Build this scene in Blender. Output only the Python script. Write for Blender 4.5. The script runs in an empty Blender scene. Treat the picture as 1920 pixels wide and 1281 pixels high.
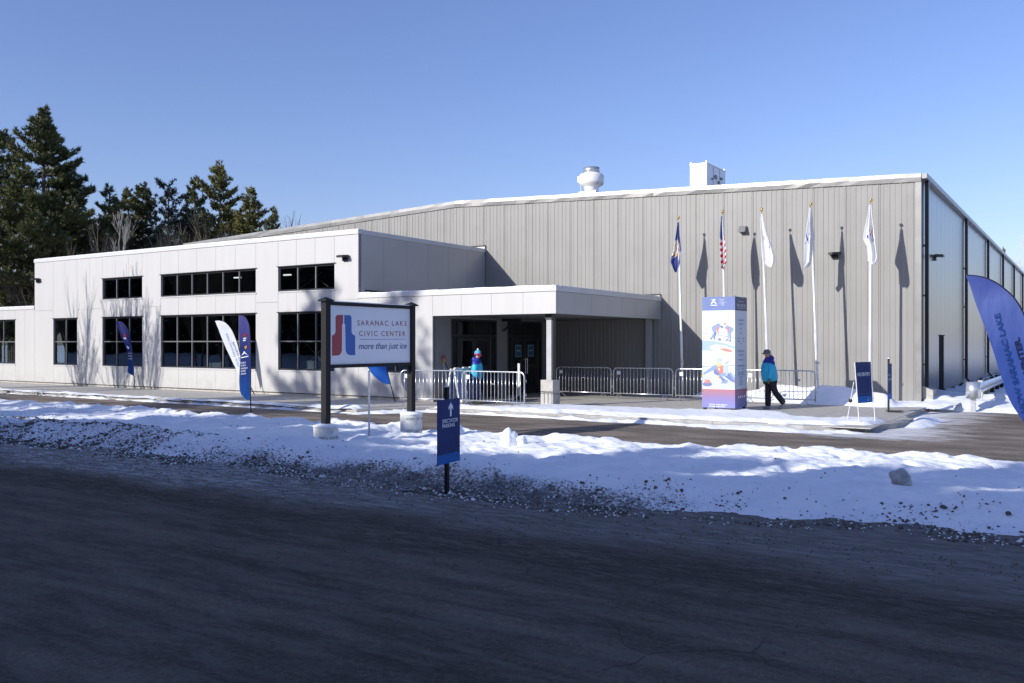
import bpy, bmesh, math, random
import numpy as np
from mathutils import Vector, Matrix
R = math.radians
rng = np.random.default_rng(7)
random.seed(7)
S = bpy.context.scene
COL = S.collection

# ------------------------------------------------------------------ camera
FPX, CX, HZ, EYE = 1672.0, 960.0, 644.0, 1.9
cam_d = bpy.data.cameras.new('camera'); cam = bpy.data.objects.new('camera', cam_d); COL.objects.link(cam)
cam_d.sensor_width = 36; cam_d.lens = 36 * FPX / 1920; cam_d.shift_y = (HZ - 640.5) / 1920
cam_d.clip_start = 0.05; cam_d.clip_end = 4000
cam.location = (0, 0, EYE); cam.rotation_euler = (R(90), 0, 0)
S.camera = cam
# building frame: x' = E1 along the front, y' = E2 into the building
E1 = (0.8377, -0.5461); E2 = (0.5461, 0.8377); ANG = math.atan2(E1[1], E1[0]); O = (-5.29, 30.7)
# ------------------------------------------------------------------ light
TX, TZ = 0.44, 0.455
tr = Vector((TX * E1[0] + E2[0], TX * E1[1] + E2[1], -TZ))
w = bpy.data.worlds.new('World'); S.world = w; w.use_nodes = True
nt = w.node_tree; nt.nodes.clear()
sky = nt.nodes.new('ShaderNodeTexSky'); sky.sky_type = 'NISHITA'; sky.sun_disc = False
sky.sun_elevation = math.asin(TZ / tr.length); sky.sun_rotation = math.atan2(-tr.x, -tr.y)
sky.altitude = 300; sky.air_density = 1.15; sky.dust_density = 0.9; sky.ozone_density = 2.0
bg = nt.nodes.new('ShaderNodeBackground'); bg.inputs[1].default_value = 0.125
wo = nt.nodes.new('ShaderNodeOutputWorld')
hue = nt.nodes.new('ShaderNodeMix'); hue.data_type = 'RGBA'; hue.blend_type = 'MULTIPLY'; hue.inputs[0].default_value = 1.0; hue.inputs[7].default_value = (0.88, 0.895, 1.24, 1)
nt.links.new(sky.outputs[0], hue.inputs[6]); nt.links.new(hue.outputs[2], bg.inputs[0]); nt.links.new(bg.outputs[0], wo.inputs[0])
sd = bpy.data.lights.new('sun', 'SUN'); sd.energy = 4.6; sd.angle = R(0.5); sd.color = (1, 0.965, 0.90)
sun = bpy.data.objects.new('sun', sd); COL.objects.link(sun)
sun.rotation_euler = tr.to_track_quat('-Z', 'Y').to_euler(); sun.location = (-30, -20, 30)
S.view_settings.view_transform = 'Standard'; S.view_settings.look = 'None'
S.view_settings.exposure = 0.2; S.view_settings.gamma = 1.0
S.cycles.max_bounces = 6; S.cycles.transparent_max_bounces = 12

# ------------------------------------------------------------------ projection helpers (pixel of the photograph -> real place)
def at(u, v, Y): return Vector(((u - CX) / FPX * Y, Y, EYE - (v - HZ) / FPX * Y))
def ground(u, v, z=0.0):
    Y = (EYE - z) * FPX / (v - HZ); return Vector(((u - CX) / FPX * Y, Y, z))
def to_b(x, y):
    dx, dy = x - O[0], y - O[1]; return (dx * E1[0] + dy * E1[1], dx * E2[0] + dy * E2[1])
def to_w(a, b): return (O[0] + a * E1[0] + b * E2[0], O[1] + a * E1[1] + b * E2[1])
CA, CB = to_b(0, 0)
def wallb(u, v, b=0.0):
    r = (u - CX) / FPX; da = r * E1[0] + E1[1]; db = r * E2[0] + E2[1]; t = (b - CB) / db
    return CA + t * da, EYE + (HZ - v) / FPX * t
def walla(u, v, a):
    r = (u - CX) / FPX; da = r * E1[0] + E1[1]; db = r * E2[0] + E2[1]; t = (a - CA) / da
    return CB + t * db, EYE + (HZ - v) / FPX * t
def on_plane(u, v, P0, ang):
    d = (math.cos(ang), math.sin(ang)); r = (u - CX) / FPX
    t = (P0[0] * d[1] - P0[1] * d[0]) / (r * d[1] - d[0])
    return (t * r - P0[0]) * d[0] + (t - P0[1]) * d[1], EYE + (HZ - v) / FPX * t

# ------------------------------------------------------------------ object helpers
def tag(o, label=None, cat=None, group=None, kind=None):
    if label: o['label'] = label
    if cat: o['category'] = cat
    if group: o['group'] = group
    if kind: o['kind'] = kind
    return o
def thing(name, label, cat, loc=(0, 0, 0), rz=0.0, group=None):
    o = bpy.data.objects.new(name, None); COL.objects.link(o); o.empty_display_size = 0.2
    o.location = loc; o.rotation_euler = (0, 0, rz); return tag(o, label, cat, group)
def link(name, me, parent=None, loc=None, rot=None, scale=None):
    o = bpy.data.objects.new(name, me); COL.objects.link(o)
    if parent: o.parent = parent
    if loc is not None: o.location = loc
    if rot is not None: o.rotation_euler = rot
    if scale is not None: o.scale = scale
    return o
KIDS = {}
def children(o): return [c for c in COL.objects if c.parent == o]
def copy_tree(o, parent=None):
    c = o.copy(); COL.objects.link(c)
    if parent: c.parent = parent
    for ch in children(o): copy_tree(ch, c)
    return c

class MB:
    def __init__(s): s.v = []; s.f = []; s.m = []
    def add(s, vs, fs, m=0):
        n = len(s.v); s.v += [tuple(p) for p in vs]; s.f += [tuple(n + i for i in f) for f in fs]; s.m += [m] * len(fs); return s
    def box(s, x0, x1, y0, y1, z0, z1, m=0):
        return s.add([(x0, y0, z0), (x1, y0, z0), (x1, y1, z0), (x0, y1, z0), (x0, y0, z1), (x1, y0, z1), (x1, y1, z1), (x0, y1, z1)],
                     [(0, 3, 2, 1), (4, 5, 6, 7), (0, 1, 5, 4), (1, 2, 6, 5), (2, 3, 7, 6), (3, 0, 4, 7)], m)
    def prism(s, pts, d, m=0):   # pts: 3-D polygon, d: extrusion vector
        n = len(pts); q = [Vector(p) for p in pts]; d = Vector(d)
        return s.add(q + [p + d for p in q], [tuple(range(n))[::-1], tuple(range(n, 2 * n))] + [(i, (i + 1) % n, n + (i + 1) % n, n + i) for i in range(n)], m)
    def flat(s, pts, y, m=0):    # printed shape on the plane local y, seen from -y
        return s.add([(p[0], y, p[1]) for p in pts], [tuple(range(len(pts)))], m)
    def tube(s, pts, r, n=6, m=0, cap=True):
        P = [Vector(p) for p in pts]; k = len(P); rr = r if isinstance(r, (list, tuple)) else [r] * k
        vs = []; ref = None
        for i, p in enumerate(P):
            t = (P[min(i + 1, k - 1)] - P[max(i - 1, 0)])
            if t.length < 1e-9: t = Vector((0, 0, 1))
            t.normalize()
            if ref is None or abs(ref.dot(t)) > 0.95: ref = Vector((0, 1, 0)) if abs(t.y) < 0.8 else Vector((1, 0, 0))
            a = t.cross(ref).normalized(); b = t.cross(a); ref = a.cross(t)
            for j in range(n):
                q = 2 * math.pi * j / n; vs.append(p + (a * math.cos(q) + b * math.sin(q)) * rr[i])
        fs = [(i * n + j, i * n + (j + 1) % n, (i + 1) * n + (j + 1) % n, (i + 1) * n + j) for i in range(k - 1) for j in range(n)]
        if cap: fs += [tuple(range(n))[::-1], tuple((k - 1) * n + j for j in range(n))]
        return s.add(vs, fs, m)
    def lathe(s, prof, c=(0, 0, 0), n=16, m=0, sx=1, sy=1):
        vs = []; k = len(prof)
        for r, z in prof:
            for j in range(n):
                q = 2 * math.pi * j / n; vs.append((c[0] + r * sx * math.cos(q), c[1] + r * sy * math.sin(q), c[2] + z))
        fs = [(i * n + j, i * n + (j + 1) % n, (i + 1) * n + (j + 1) % n, (i + 1) * n + j) for i in range(k - 1) for j in range(n)]
        fs += [tuple(range(n))[::-1], tuple((k - 1) * n + j for j in range(n))]
        return s.add(vs, fs, m)
    def mesh(s, name, mats, smooth=False):
        me = bpy.data.meshes.new(name); me.from_pydata(s.v, [], s.f)
        for mm in (mats if isinstance(mats, (list, tuple)) else [mats]): me.materials.append(mm)
        me.polygons.foreach_set('material_index', s.m)
        if smooth: me.polygons.foreach_set('use_smooth', [True] * len(s.f))
        me.update(); return me
    def build(s, name, mats, parent=None, smooth=False, **k): return link(name, s.mesh(name, mats, smooth), parent, **k)

def np_mesh(name, V, F, mats, midx=None, smooth=False):
    V = np.asarray(V, np.float32); F = np.asarray(F, np.int32); me = bpy.data.meshes.new(name); nf, k = F.shape
    me.vertices.add(len(V)); me.vertices.foreach_set('co', V.ravel())
    me.loops.add(nf * k); me.loops.foreach_set('vertex_index', F.ravel())
    me.polygons.add(nf); me.polygons.foreach_set('loop_start', np.arange(0, nf * k, k, dtype=np.int32))
    for mm in (mats if isinstance(mats, (list, tuple)) else [mats]): me.materials.append(mm)
    if midx is not None: me.polygons.foreach_set('material_index', np.asarray(midx, np.int32))
    me.polygons.foreach_set('use_smooth', np.full(nf, smooth))
    me.update(calc_edges=True); return me

# value noise
_H = np.random.default_rng(3).random((256, 256))
def vn(x, y):
    xi = np.floor(x).astype(int); yi = np.floor(y).astype(int); fx = x - xi; fy = y - yi
    fx = fx * fx * (3 - 2 * fx); fy = fy * fy * (3 - 2 * fy)
    g = lambda i, j: _H[i & 255, j & 255]
    return (g(xi, yi) * (1 - fx) + g(xi + 1, yi) * fx) * (1 - fy) + (g(xi, yi + 1) * (1 - fx) + g(xi + 1, yi + 1) * fx) * fy
def fbm(x, y, o=4, g=0.5):
    s = 0; a = 1; t = 0
    for i in range(o): s = s + a * vn(x * 2 ** i + 17.3 * i, y * 2 ** i + 9.1 * i); t += a; a *= g
    return s / t
def sst(e0, e1, x): t = np.clip((x - e0) / (e1 - e0), 0, 1); return t * t * (3 - 2 * t)

# ------------------------------------------------------------------ materials
class NT:
    def __init__(s, name):
        s.m = bpy.data.materials.new(name); s.m.use_nodes = True; s.t = s.m.node_tree; s.b = s.t.nodes['Principled BSDF']
    def n(s, ty, **k):
        o = s.t.nodes.new(ty)
        for a, v in k.items(): setattr(o, a, v)
        return o
    def l(s, a, b): s.t.links.new(a, b)
    def coord(s, scale=(1, 1, 1)):
        tc = s.n('ShaderNodeTexCoord'); mp = s.n('ShaderNodeMapping'); mp.inputs['Scale'].default_value = scale
        s.l(tc.outputs['Object'], mp.inputs[0]); return mp.outputs[0]
    def noise(s, scale, detail=4, co=None, rough=0.55):
        k = s.n('ShaderNodeTexNoise'); k.inputs['Scale'].default_value = scale; k.inputs['Detail'].default_value = detail; k.inputs['Roughness'].default_value = rough
        s.l(co if co is not None else s.coord(), k.inputs['Vector']); return k.outputs[0]
    def ramp(s, fac, p):
        r = s.n('ShaderNodeValToRGB'); e = r.color_ramp.elements
        while len(e) < len(p): e.new(0.5)
        for i, (q, c) in enumerate(p): e[i].position = q; e[i].color = (*c, 1) if len(c) == 3 else c
        s.l(fac, r.inputs[0]); return r.outputs[0]
    def mix(s, f, a, b, typ='MIX'):
        x = s.n('ShaderNodeMix', data_type='RGBA', blend_type=typ)
        for i, q in ((0, f), (6, a), (7, b)):
            if isinstance(q, (int, float)): x.inputs[i].default_value = q
            elif isinstance(q, tuple): x.inputs[i].default_value = (*q, 1)
            else: s.l(q, x.inputs[i])
        return x.outputs[2]
    def math(s, op, a, b=0.0, c=None):
        x = s.n('ShaderNodeMath', operation=op)
        for i, q in enumerate((a, b) if c is None else (a, b, c)):
            if isinstance(q, (int, float)): x.inputs[i].default_value = q
            else: s.l(q, x.inputs[i])
        return x.outputs[0]
    def bump(s, h, st=0.3, d=0.02):
        b = s.n('ShaderNodeBump'); b.inputs['Strength'].default_value = st; b.inputs['Distance'].default_value = d
        s.l(h, b.inputs['Height']); s.l(b.outputs[0], s.b.inputs['Normal'])
    def set(s, **k):
        for a, v in k.items():
            i = s.b.inputs[{'rough': 'Roughness', 'metal': 'Metallic', 'color': 'Base Color', 'spec': 'Specular IOR Level'}[a]]
            if isinstance(v, (int, float)): i.default_value = v
            elif isinstance(v, tuple): i.default_value = (*v, 1)
            else: s.l(v, i)
        return s
_M = {}
def M(name, c, rough=0.6, metal=0.0, var=0.08, sc=3.0, spec=0.5, bump=0.0):
    if name in _M: return _M[name]
    t = NT(name); t.set(rough=rough, metal=metal, spec=spec)
    if var:
        gp = t.n('ShaderNodeNewGeometry').outputs['Position']; nz = t.noise(sc, 5, gp)
        lo = tuple(x * (1 - var) for x in c); hi = tuple(min(1, x * (1 + var)) for x in c)
        t.set(color=t.ramp(nz, [(0.3, lo), (0.7, hi)]))
        if bump: t.bump(t.noise(sc * 12, 3, gp), bump, 0.01)
    else: t.set(color=c)
    _M[name] = t.m; return t.m

m_white = M('painted_panel', (0.495, 0.488, 0.48), 0.42, var=0.03, sc=0.6)
def panel_mat():
    t = NT('painted_panel'); gp = t.n('ShaderNodeNewGeometry').outputs['Position']
    mp = t.n('ShaderNodeMapping'); mp.inputs['Scale'].default_value = (1.6, 1.6, 0.14); t.l(gp, mp.inputs[0])
    st = t.noise(1.4, 6, mp.outputs[0], 0.6); big = t.noise(0.35, 3, gp); sp_ = t.n('ShaderNodeSeparateXYZ'); t.l(gp, sp_.inputs[0])
    c = t.mix(big, (0.488, 0.478, 0.468), (0.522, 0.512, 0.50)); c = t.mix(1.0, c, t.ramp(st, [(0.35, (0.97, 0.97, 0.965)), (0.6, (1.015, 1.015, 1.015))]), 'MULTIPLY')
    mr = t.n('ShaderNodeMapRange'); mr.inputs[1].default_value = 0.75; mr.inputs[2].default_value = 0.05; t.l(sp_.outputs[2], mr.inputs[0])
    dirt = t.math('MULTIPLY', mr.outputs[0], t.ramp(t.noise(3.5, 5, gp), [(0.35, (0.05, 0.05, 0.05)), (0.7, (0.42, 0.42, 0.42))]))
    t.set(color=t.mix(dirt, c, (0.28, 0.265, 0.245)), rough=0.42); t.bump(t.noise(0.9, 2, gp), 0.25, 0.02); return t.m
m_white = panel_mat()
m_coping = M('metal_coping', (0.56, 0.56, 0.565), 0.35, var=0.05, sc=1.5)
m_back = M('panel_backing', (0.38, 0.38, 0.39), 0.8)
m_frame = M('dark_window_frame', (0.035, 0.037, 0.042), 0.4, 0.3)
m_mull = M('grey_mullion', (0.16, 0.165, 0.17), 0.4, 0.3)
m_black = M('black_metal', (0.02, 0.021, 0.024), 0.35, 0.2)
m_galv = M('galvanised_steel', (0.62, 0.64, 0.67), 0.3, 0.75, var=0.12, sc=14)
m_pole = M('white_pole', (0.78, 0.78, 0.78), 0.3, 0.2)
m_gold = M('gilt_ball', (0.75, 0.52, 0.16), 0.25, 0.9)
m_concrete = M('concrete', (0.42, 0.40, 0.365), 0.85, var=0.16, sc=5, bump=0.15)
m_curb = M('kerb_concrete', (0.36, 0.35, 0.33), 0.85, var=0.2, sc=4, bump=0.2)
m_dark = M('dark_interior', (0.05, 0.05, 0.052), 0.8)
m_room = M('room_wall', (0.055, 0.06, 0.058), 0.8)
m_post = M('dark_stained_post', (0.014, 0.014, 0.016), 0.6, spec=0.25)
m_navy = M('navy_print', (0.022, 0.042, 0.17), 0.65, spec=0.2)
m_azure = M('azure_print', (0.015, 0.15, 0.48), 0.65, spec=0.2)
m_print_w = M('white_print', (0.82, 0.84, 0.88), 0.5, var=0)
m_red = M('red_print', (0.36, 0.045, 0.06), 0.5, var=0)
m_blue = M('blue_print', (0.03, 0.12, 0.42), 0.5, var=0)
m_txtblue = M('slate_blue_print', (0.05, 0.09, 0.24), 0.5, var=0)
m_signw = M('sign_face', (0.72, 0.74, 0.80), 0.35, var=0.02)
m_roof = M('membrane_roof', (0.3, 0.3, 0.31), 0.9)

def snow_mat(name, dirt_attr=False):
    t = NT(name); co = t.coord()
    n1 = t.noise(1.3, 6, co); c = t.ramp(n1, [(0.3, (0.80, 0.83, 0.88)), (0.65, (0.92, 0.93, 0.95))])
    if dirt_attr:
        at_ = t.n('ShaderNodeAttribute', attribute_name='dirt'); n2 = t.noise(22, 4, co, 0.7)
        f = t.math('ADD', at_.outputs['Fac'], t.math('MULTIPLY', t.math('SUBTRACT', n2, 0.5), 1.6))
        fr = t.ramp(f, [(0.42, (0, 0, 0)), (0.75, (1, 1, 1))])
        dc = t.ramp(t.noise(9, 4, co), [(0.3, (0.085, 0.075, 0.07)), (0.7, (0.24, 0.22, 0.21))])
        c = t.mix(fr, c, dc)
    t.set(color=c, rough=0.62, spec=0.3)
    nb = t.noise(6 if dirt_attr else 4, 6, co, 0.6); t.bump(nb, 0.45 if dirt_attr else 0.35, 0.06 if dirt_attr else 0.05)
    return t.m
m_snow = snow_mat('snow'); m_bank = snow_mat('snow_and_grit', True)

def asphalt_street():
    t = NT('street_asphalt'); tc = t.n('ShaderNodeTexCoord'); sp = t.n('ShaderNodeSeparateXYZ'); t.l(tc.outputs['Object'], sp.inputs[0])
    st = t.coord((0.3, 1.8, 1)); st2 = t.coord((1.0, 3.6, 1)); co = t.coord()
    fine = t.noise(60, 3, co, 0.8); mid = t.noise(1.6, 6, st, 0.6); strk = t.noise(2.0, 5, st2, 0.7)
    base = t.ramp(mid, [(0.3, (0.068, 0.056, 0.045)), (0.5, (0.108, 0.088, 0.069)), (0.7, (0.18, 0.146, 0.112))])
    agg = t.noise(21, 4, co, 0.85); gr = t.ramp(t.math('ADD', t.math('MULTIPLY', fine, 0.5), t.math('MULTIPLY', agg, 0.5)), [(0.36, (0.50, 0.50, 0.50)), (0.5, (0.95, 0.95, 0.95)), (0.66, (1.75, 1.7, 1.62))]); base = t.mix(1.0, base, gr, 'MULTIPLY')
    salt = t.ramp(strk, [(0.46, (0, 0, 0)), (0.70, (0.75, 0.75, 0.75))]); base = t.mix(salt, base, (0.17, 0.15, 0.125))
    # wavy edge of the icy film beside the bank
    wob = t.math('MULTIPLY', t.math('SUBTRACT', t.noise(0.35, 3, co), 0.5), 1.6)
    y = t.math('ADD', sp.outputs[1], wob)
    def mr(a, b):
        m = t.n('ShaderNodeMapRange'); m.interpolation_type = 'SMOOTHSTEP'; m.inputs[1].default_value = a; m.inputs[2].default_value = b; t.l(y, m.inputs[0]); return m.outputs[0]
    ice = mr(-15.25, -14.15)
    icef = t.math('MULTIPLY', ice, t.ramp(t.noise(3.5, 6, st2, 0.75), [(0.34, (0.2, 0.2, 0.2)), (0.6, (0.95, 0.95, 0.95))]))
    icec = t.ramp(t.noise(4, 5, st2, 0.7), [(0.32, (0.13, 0.125, 0.12)), (0.46, (0.27, 0.265, 0.26)), (0.62, (0.56, 0.56, 0.57))])
    mx_ = t.n('ShaderNodeMapRange'); mx_.inputs[1].default_value = 9; mx_.inputs[2].default_value = 16; t.l(sp.outputs[0], mx_.inputs[0])
    icec = t.mix(t.math('MULTIPLY', mx_.outputs[0], 0.75), icec, (0.17, 0.15, 0.13))
    c = t.mix(icef, base, icec)
    mud = t.math('MULTIPLY', mr(-16.4, -15.5), t.math('SUBTRACT', 1.0, mr(-15.3, -14.6)))
    mudf = t.math('MULTIPLY', mud, t.ramp(t.noise(5, 5, st2, 0.75), [(0.4, (0, 0, 0)), (0.6, (0.85, 0.85, 0.85))]))
    c = t.mix(mudf, c, (0.05, 0.04, 0.032))
    crk = t.n('ShaderNodeTexVoronoi', feature='DISTANCE_TO_EDGE'); crk.inputs['Scale'].default_value = 0.28
    dn = t.n('ShaderNodeTexNoise'); dn.inputs['Scale'].default_value = 1.2; va = t.n('ShaderNodeVectorMath', operation='MULTIPLY_ADD')
    t.l(co, dn.inputs['Vector']); t.l(dn.outputs[1], va.inputs[0]); va.inputs[1].default_value = (0.9, 0.9, 0); t.l(co, va.inputs[2]); t.l(va.outputs[0], crk.inputs['Vector'])
    ck = t.ramp(crk.outputs[0], [(0.0, (1, 1, 1)), (0.004, (0, 0, 0))])
    ckm = t.math('MULTIPLY', ck, t.ramp(t.noise(0.4, 2, co), [(0.56, (0, 0, 0)), (0.64, (0.55, 0.55, 0.55))]))
    ckm = t.math('MULTIPLY', ckm, t.math('SUBTRACT', 1.0, ice))
    c = t.mix(ckm, c, (0.012, 0.012, 0.013))
    t.set(color=c, rough=t.ramp(fine, [(0.3, (0.7, 0.7, 0.7)), (0.7, (0.95, 0.95, 0.95))]), spec=0.12)
    h = t.math('ADD', fine, t.math('MULTIPLY', t.noise(7, 5, st2, 0.7), 1.5)); t.bump(h, 0.5, 0.012)
    return t.m
m_street = asphalt_street()

def asphalt_lot():
    t = NT('parking_asphalt'); tc = t.n('ShaderNodeTexCoord'); sp = t.n('ShaderNodeSeparateXYZ'); t.l(tc.outputs['Object'], sp.inputs[0])
    co = t.coord(); st = t.coord((0.7, 1.7, 1)); fine = t.noise(35, 3, co, 0.8)
    c = t.ramp(t.noise(0.9, 6, st, 0.6), [(0.3, (0.10, 0.083, 0.068)), (0.5, (0.19, 0.155, 0.122)), (0.7, (0.31, 0.255, 0.205))])
    c = t.mix(1.0, c, t.ramp(fine, [(0.35, (0.65, 0.65, 0.65)), (0.7, (1.3, 1.3, 1.3))]), 'MULTIPLY')
    # thin snow near the end of the kerb and thinly elsewhere
    mr = t.n('ShaderNodeMapRange'); mr.inputs[1].default_value = 13.0; mr.inputs[2].default_value = 17.0; t.l(sp.outputs[0], mr.inputs[0])
    m2 = t.n('ShaderNodeMapRange'); m2.inputs[1].default_value = -3.9; m2.inputs[2].default_value = -2.2; t.l(sp.outputs[1], m2.inputs[0])
    m3 = t.n('ShaderNodeMapRange'); m3.inputs[1].default_value = 20.0; m3.inputs[2].default_value = 17.5; t.l(sp.outputs[0], m3.inputs[0])
    k = t.math('MULTIPLY', t.math('MULTIPLY', mr.outputs[0], m2.outputs[0]), m3.outputs[0])
    f = t.math('ADD', t.math('MULTIPLY', k, 0.42), t.math('MULTIPLY', t.noise(1.7, 7, st, 0.7), 0.75))
    fr = t.ramp(f, [(0.56, (0, 0, 0)), (0.80, (0.9, 0.9, 0.9))])
    c = t.mix(fr, c, (0.72, 0.72, 0.74))
    t.set(color=c, rough=0.85, spec=0.3); t.bump(t.math('ADD', fine, t.noise(4, 5, st, 0.7)), 0.4, 0.015); return t.m
m_lot = asphalt_lot()

def wall_metal():
    t = NT('ribbed_steel'); co = t.coord()
    c = t.ramp(t.noise(0.8, 4, co), [(0.3, (0.243, 0.238, 0.225)), (0.7, (0.270, 0.264, 0.250))])
    st = t.noise(1.5, 6, t.coord((2.2, 2.2, 0.10)), 0.65); c = t.mix(1.0, c, t.ramp(st, [(0.32, (0.95, 0.945, 0.935)), (0.62, (1.03, 1.03, 1.03))]), 'MULTIPLY')
    t.set(color=c, rough=0.42, metal=0.0, spec=0.3); t.bump(t.noise(1.1, 3, co), 0.3, 0.02); return t.m
m_arena = wall_metal()
def side_metal():
    t = NT('smooth_steel_panel'); co = t.coord((1, 1, 0.05)); 
    t.set(color=t.ramp(t.noise(1.0, 3, co), [(0.3, (0.24, 0.245, 0.25)), (0.7, (0.29, 0.295, 0.30))]), rough=0.28, metal=0.8)
    t.bump(t.noise(3.0, 2, co), 0.06, 0.02); return t.m
m_side = side_metal()
m_trim = M('gable_trim', (0.25, 0.246, 0.236), 0.35, 0.3, var=0.12, sc=2.2, bump=0.0)
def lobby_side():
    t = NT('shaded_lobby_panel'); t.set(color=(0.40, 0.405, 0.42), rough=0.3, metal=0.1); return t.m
m_lside = M('shade_grey_panel', (0.40, 0.405, 0.42), 0.33, 0.2, var=0.05, sc=0.5)  # darker, cooler than the front panels: shade of the sides put into the colour
def glass_mat(name, tint, trans=0.55):
    t = NT(name); t.t.nodes.remove(t.b)
    gl = t.n('ShaderNodeBsdfGlossy'); gl.inputs['Roughness'].default_value = 0.015; gl.inputs['Color'].default_value = (0.9, 0.93, 0.96, 1)
    gm = t.n('ShaderNodeNewGeometry'); tp = t.n('ShaderNodeBsdfTransparent'); tp.inputs[0].default_value = (*tint, 1)
    fr = t.n('ShaderNodeFresnel'); fr.inputs[0].default_value = 2.0
    nb = t.n('ShaderNodeBump'); nb.inputs['Strength'].default_value = 0.05; nb.inputs['Distance'].default_value = 0.02
    t.l(t.noise(0.8, 2), nb.inputs['Height']); t.l(nb.outputs[0], gl.inputs['Normal'])
    mx = t.n('ShaderNodeMixShader'); t.l(t.math('MULTIPLY', fr.outputs[0], t.math('SUBTRACT', 1.0, gm.outputs['Backfacing'])), mx.inputs[0]); t.l(tp.outputs[0], mx.inputs[1]); t.l(gl.outputs[0], mx.inputs[2])
    t.l(mx.outputs[0], t.t.nodes['Material Output'].inputs[0]); return t.m
m_glass = glass_mat('window_glass', (0.55, 0.60, 0.61)); m_dglass = glass_mat('door_glass', (0.5, 0.53, 0.54))
def emit(name, c, s):
    t = NT(name); t.b.inputs['Emission Color'].default_value = (*c, 1); t.b.inputs['Emission Strength'].default_value = s; return t.m
m_lamp = emit('ceiling_light_tube', (1, 0.98, 0.9), 2.5)

def text_part(parent, body, p0, p1, h, y, mat, name='lettering', mirror=False, shear=0.0, bold=0.0, fit=True, space=1.0):
    """flat lettering on the plane local y; baseline from p0 to p1 (local x,z), capital height h"""
    cu = bpy.data.curves.new('t', 'FONT'); cu.body = body; cu.size = 1.0; cu.shear = shear; cu.offset = bold; cu.extrude = 0.0; cu.space_character = space; cu.resolution_u = 3
    o = bpy.data.objects.new('t', cu); COL.objects.link(o); dg = bpy.context.evaluated_depsgraph_get()
    me = bpy.data.meshes.new_from_object(o.evaluated_get(dg)); bpy.data.objects.remove(o); bpy.data.curves.remove(cu)
    n = len(me.vertices); co = np.empty(n * 3, np.float32); me.vertices.foreach_get('co', co); co = co.reshape(-1, 3)
    if n == 0: return None
    x0, x1 = co[:, 0].min(), co[:, 0].max(); cap = 0.70
    d = np.array([p1[0] - p0[0], p1[1] - p0[1]]); L = float(np.hypot(*d)); d = d / L
    up = np.array([-d[1], d[0]]) * (-1 if mirror else 1)
    sx = (L / (x1 - x0)) if fit else h / cap
    X = (co[:, 0] - x0) * sx; Z = co[:, 1] / cap * h
    out = np.zeros_like(co); out[:, 0] = p0[0] + d[0] * X + up[0] * Z; out[:, 2] = p0[1] + d[1] * X + up[1] * Z; out[:, 1] = y
    me.vertices.foreach_set('co', out.ravel()); me.materials.clear(); me.materials.append(mat); me.update()
    return link(name, me, parent)

BF = dict(loc=(O[0], O[1], 0), rz=ANG)
def bthing(name, label, cat, group=None): return thing(name, label, cat, (O[0], O[1], 0), ANG, group)
def bplace(o): o.location = (O[0], O[1], 0); o.rotation_euler = (0, 0, ANG); return o

# ================================================================== GROUND
ZR = -0.13
def sheet(name, a0, a1, b0, b1, z, mat, kind='structure'):
    o = MB().add([(a0, b0, z), (a1, b0, z), (a1, b1, z), (a0, b1, z)], [(0, 1, 2, 3)]).build(name, mat); bplace(o); return tag(o, kind=kind)
far = MB().add([(-900, -900, -0.19), (900, -900, -0.19), (900, 900, -0.19), (-900, 900, -0.19)], [(0, 1, 2, 3)]).build('snow_field', m_snow); tag(far, kind='structure')
sheet('street', -160, 160, -26.5, -11.6, ZR, m_street)
sheet('parking_lane', -90, 90, -7.6, 8.6, ZR + 0.004, m_lot)

def grid(name, a0, a1, b0, b1, na, nb, hf, mat, attr=None, smooth=True):
    A = np.linspace(a0, a1, na); B = np.linspace(b0, b1, nb); AA, BB = np.meshgrid(A, B, indexing='ij'); Z = hf(AA, BB)
    V = np.stack([AA, BB, Z], -1).reshape(-1, 3); i = np.arange(na * nb).reshape(na, nb)
    F = np.stack([i[:-1, :-1], i[1:, :-1], i[1:, 1:], i[:-1, 1:]], -1).reshape(-1, 4)
    me = np_mesh(name, V, F, mat, smooth=smooth)
    if attr is not None:
        at_ = me.attributes.new('dirt', 'FLOAT', 'POINT'); at_.data.foreach_set('value', attr(AA, BB, Z).astype(np.float32).ravel())
    o = link(name, me); bplace(o); return o
PED = [to_b(*at(611, 644, 17.0)[:2])]; PED.append((PED[0][0], PED[0][1] + 2.54))
def bank_edges(a):
    near = -13.1 - 0.15 * sst(9, 12, a) * sst(17.5, 15, a) + 0.6 * sst(16, 20, a) + 0.35 * (fbm(a * 0.35 + 3, a * 0 + 1.5, 3) - 0.5) * 2 + 0.25 * (fbm(a * 1.7, a * 0 + 5, 3) - 0.5) + 0.30 * (fbm(a * 5.5, a * 0 + 7, 3) - 0.5)
    farr = -6.92 + 0.25 * (fbm(a * 0.5, a * 0 + 9.5, 3) - 0.5) * 2 + 0.22 * (fbm(a * 2.5, a * 0 + 2, 3) - 0.5) + 0.8 * sst(14, 21, a)
    return near, farr
def dirtmask(a, b, clumps=False):
    near, farr = bank_edges(a); wl = 3.1 - 1.9 * sst(2, 11, a)      # wide gritty band at the left, narrow at the right
    d = (b - near) / wl; heap = sst(8.5, 11.5, a) * sst(17.5, 15.2, a)
    m = sst(1.2, 0.25, d) * ((0.78 if clumps else 0.50) + (0.25 if clumps else 0.52) * heap - 0.22 * sst(16, 18, a))
    m = m + 0.55 * (fbm(a * 1.3, b * 1.3 + 4, 4) - 0.55) * sst(1.5, 0.3, d)
    return m
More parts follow.
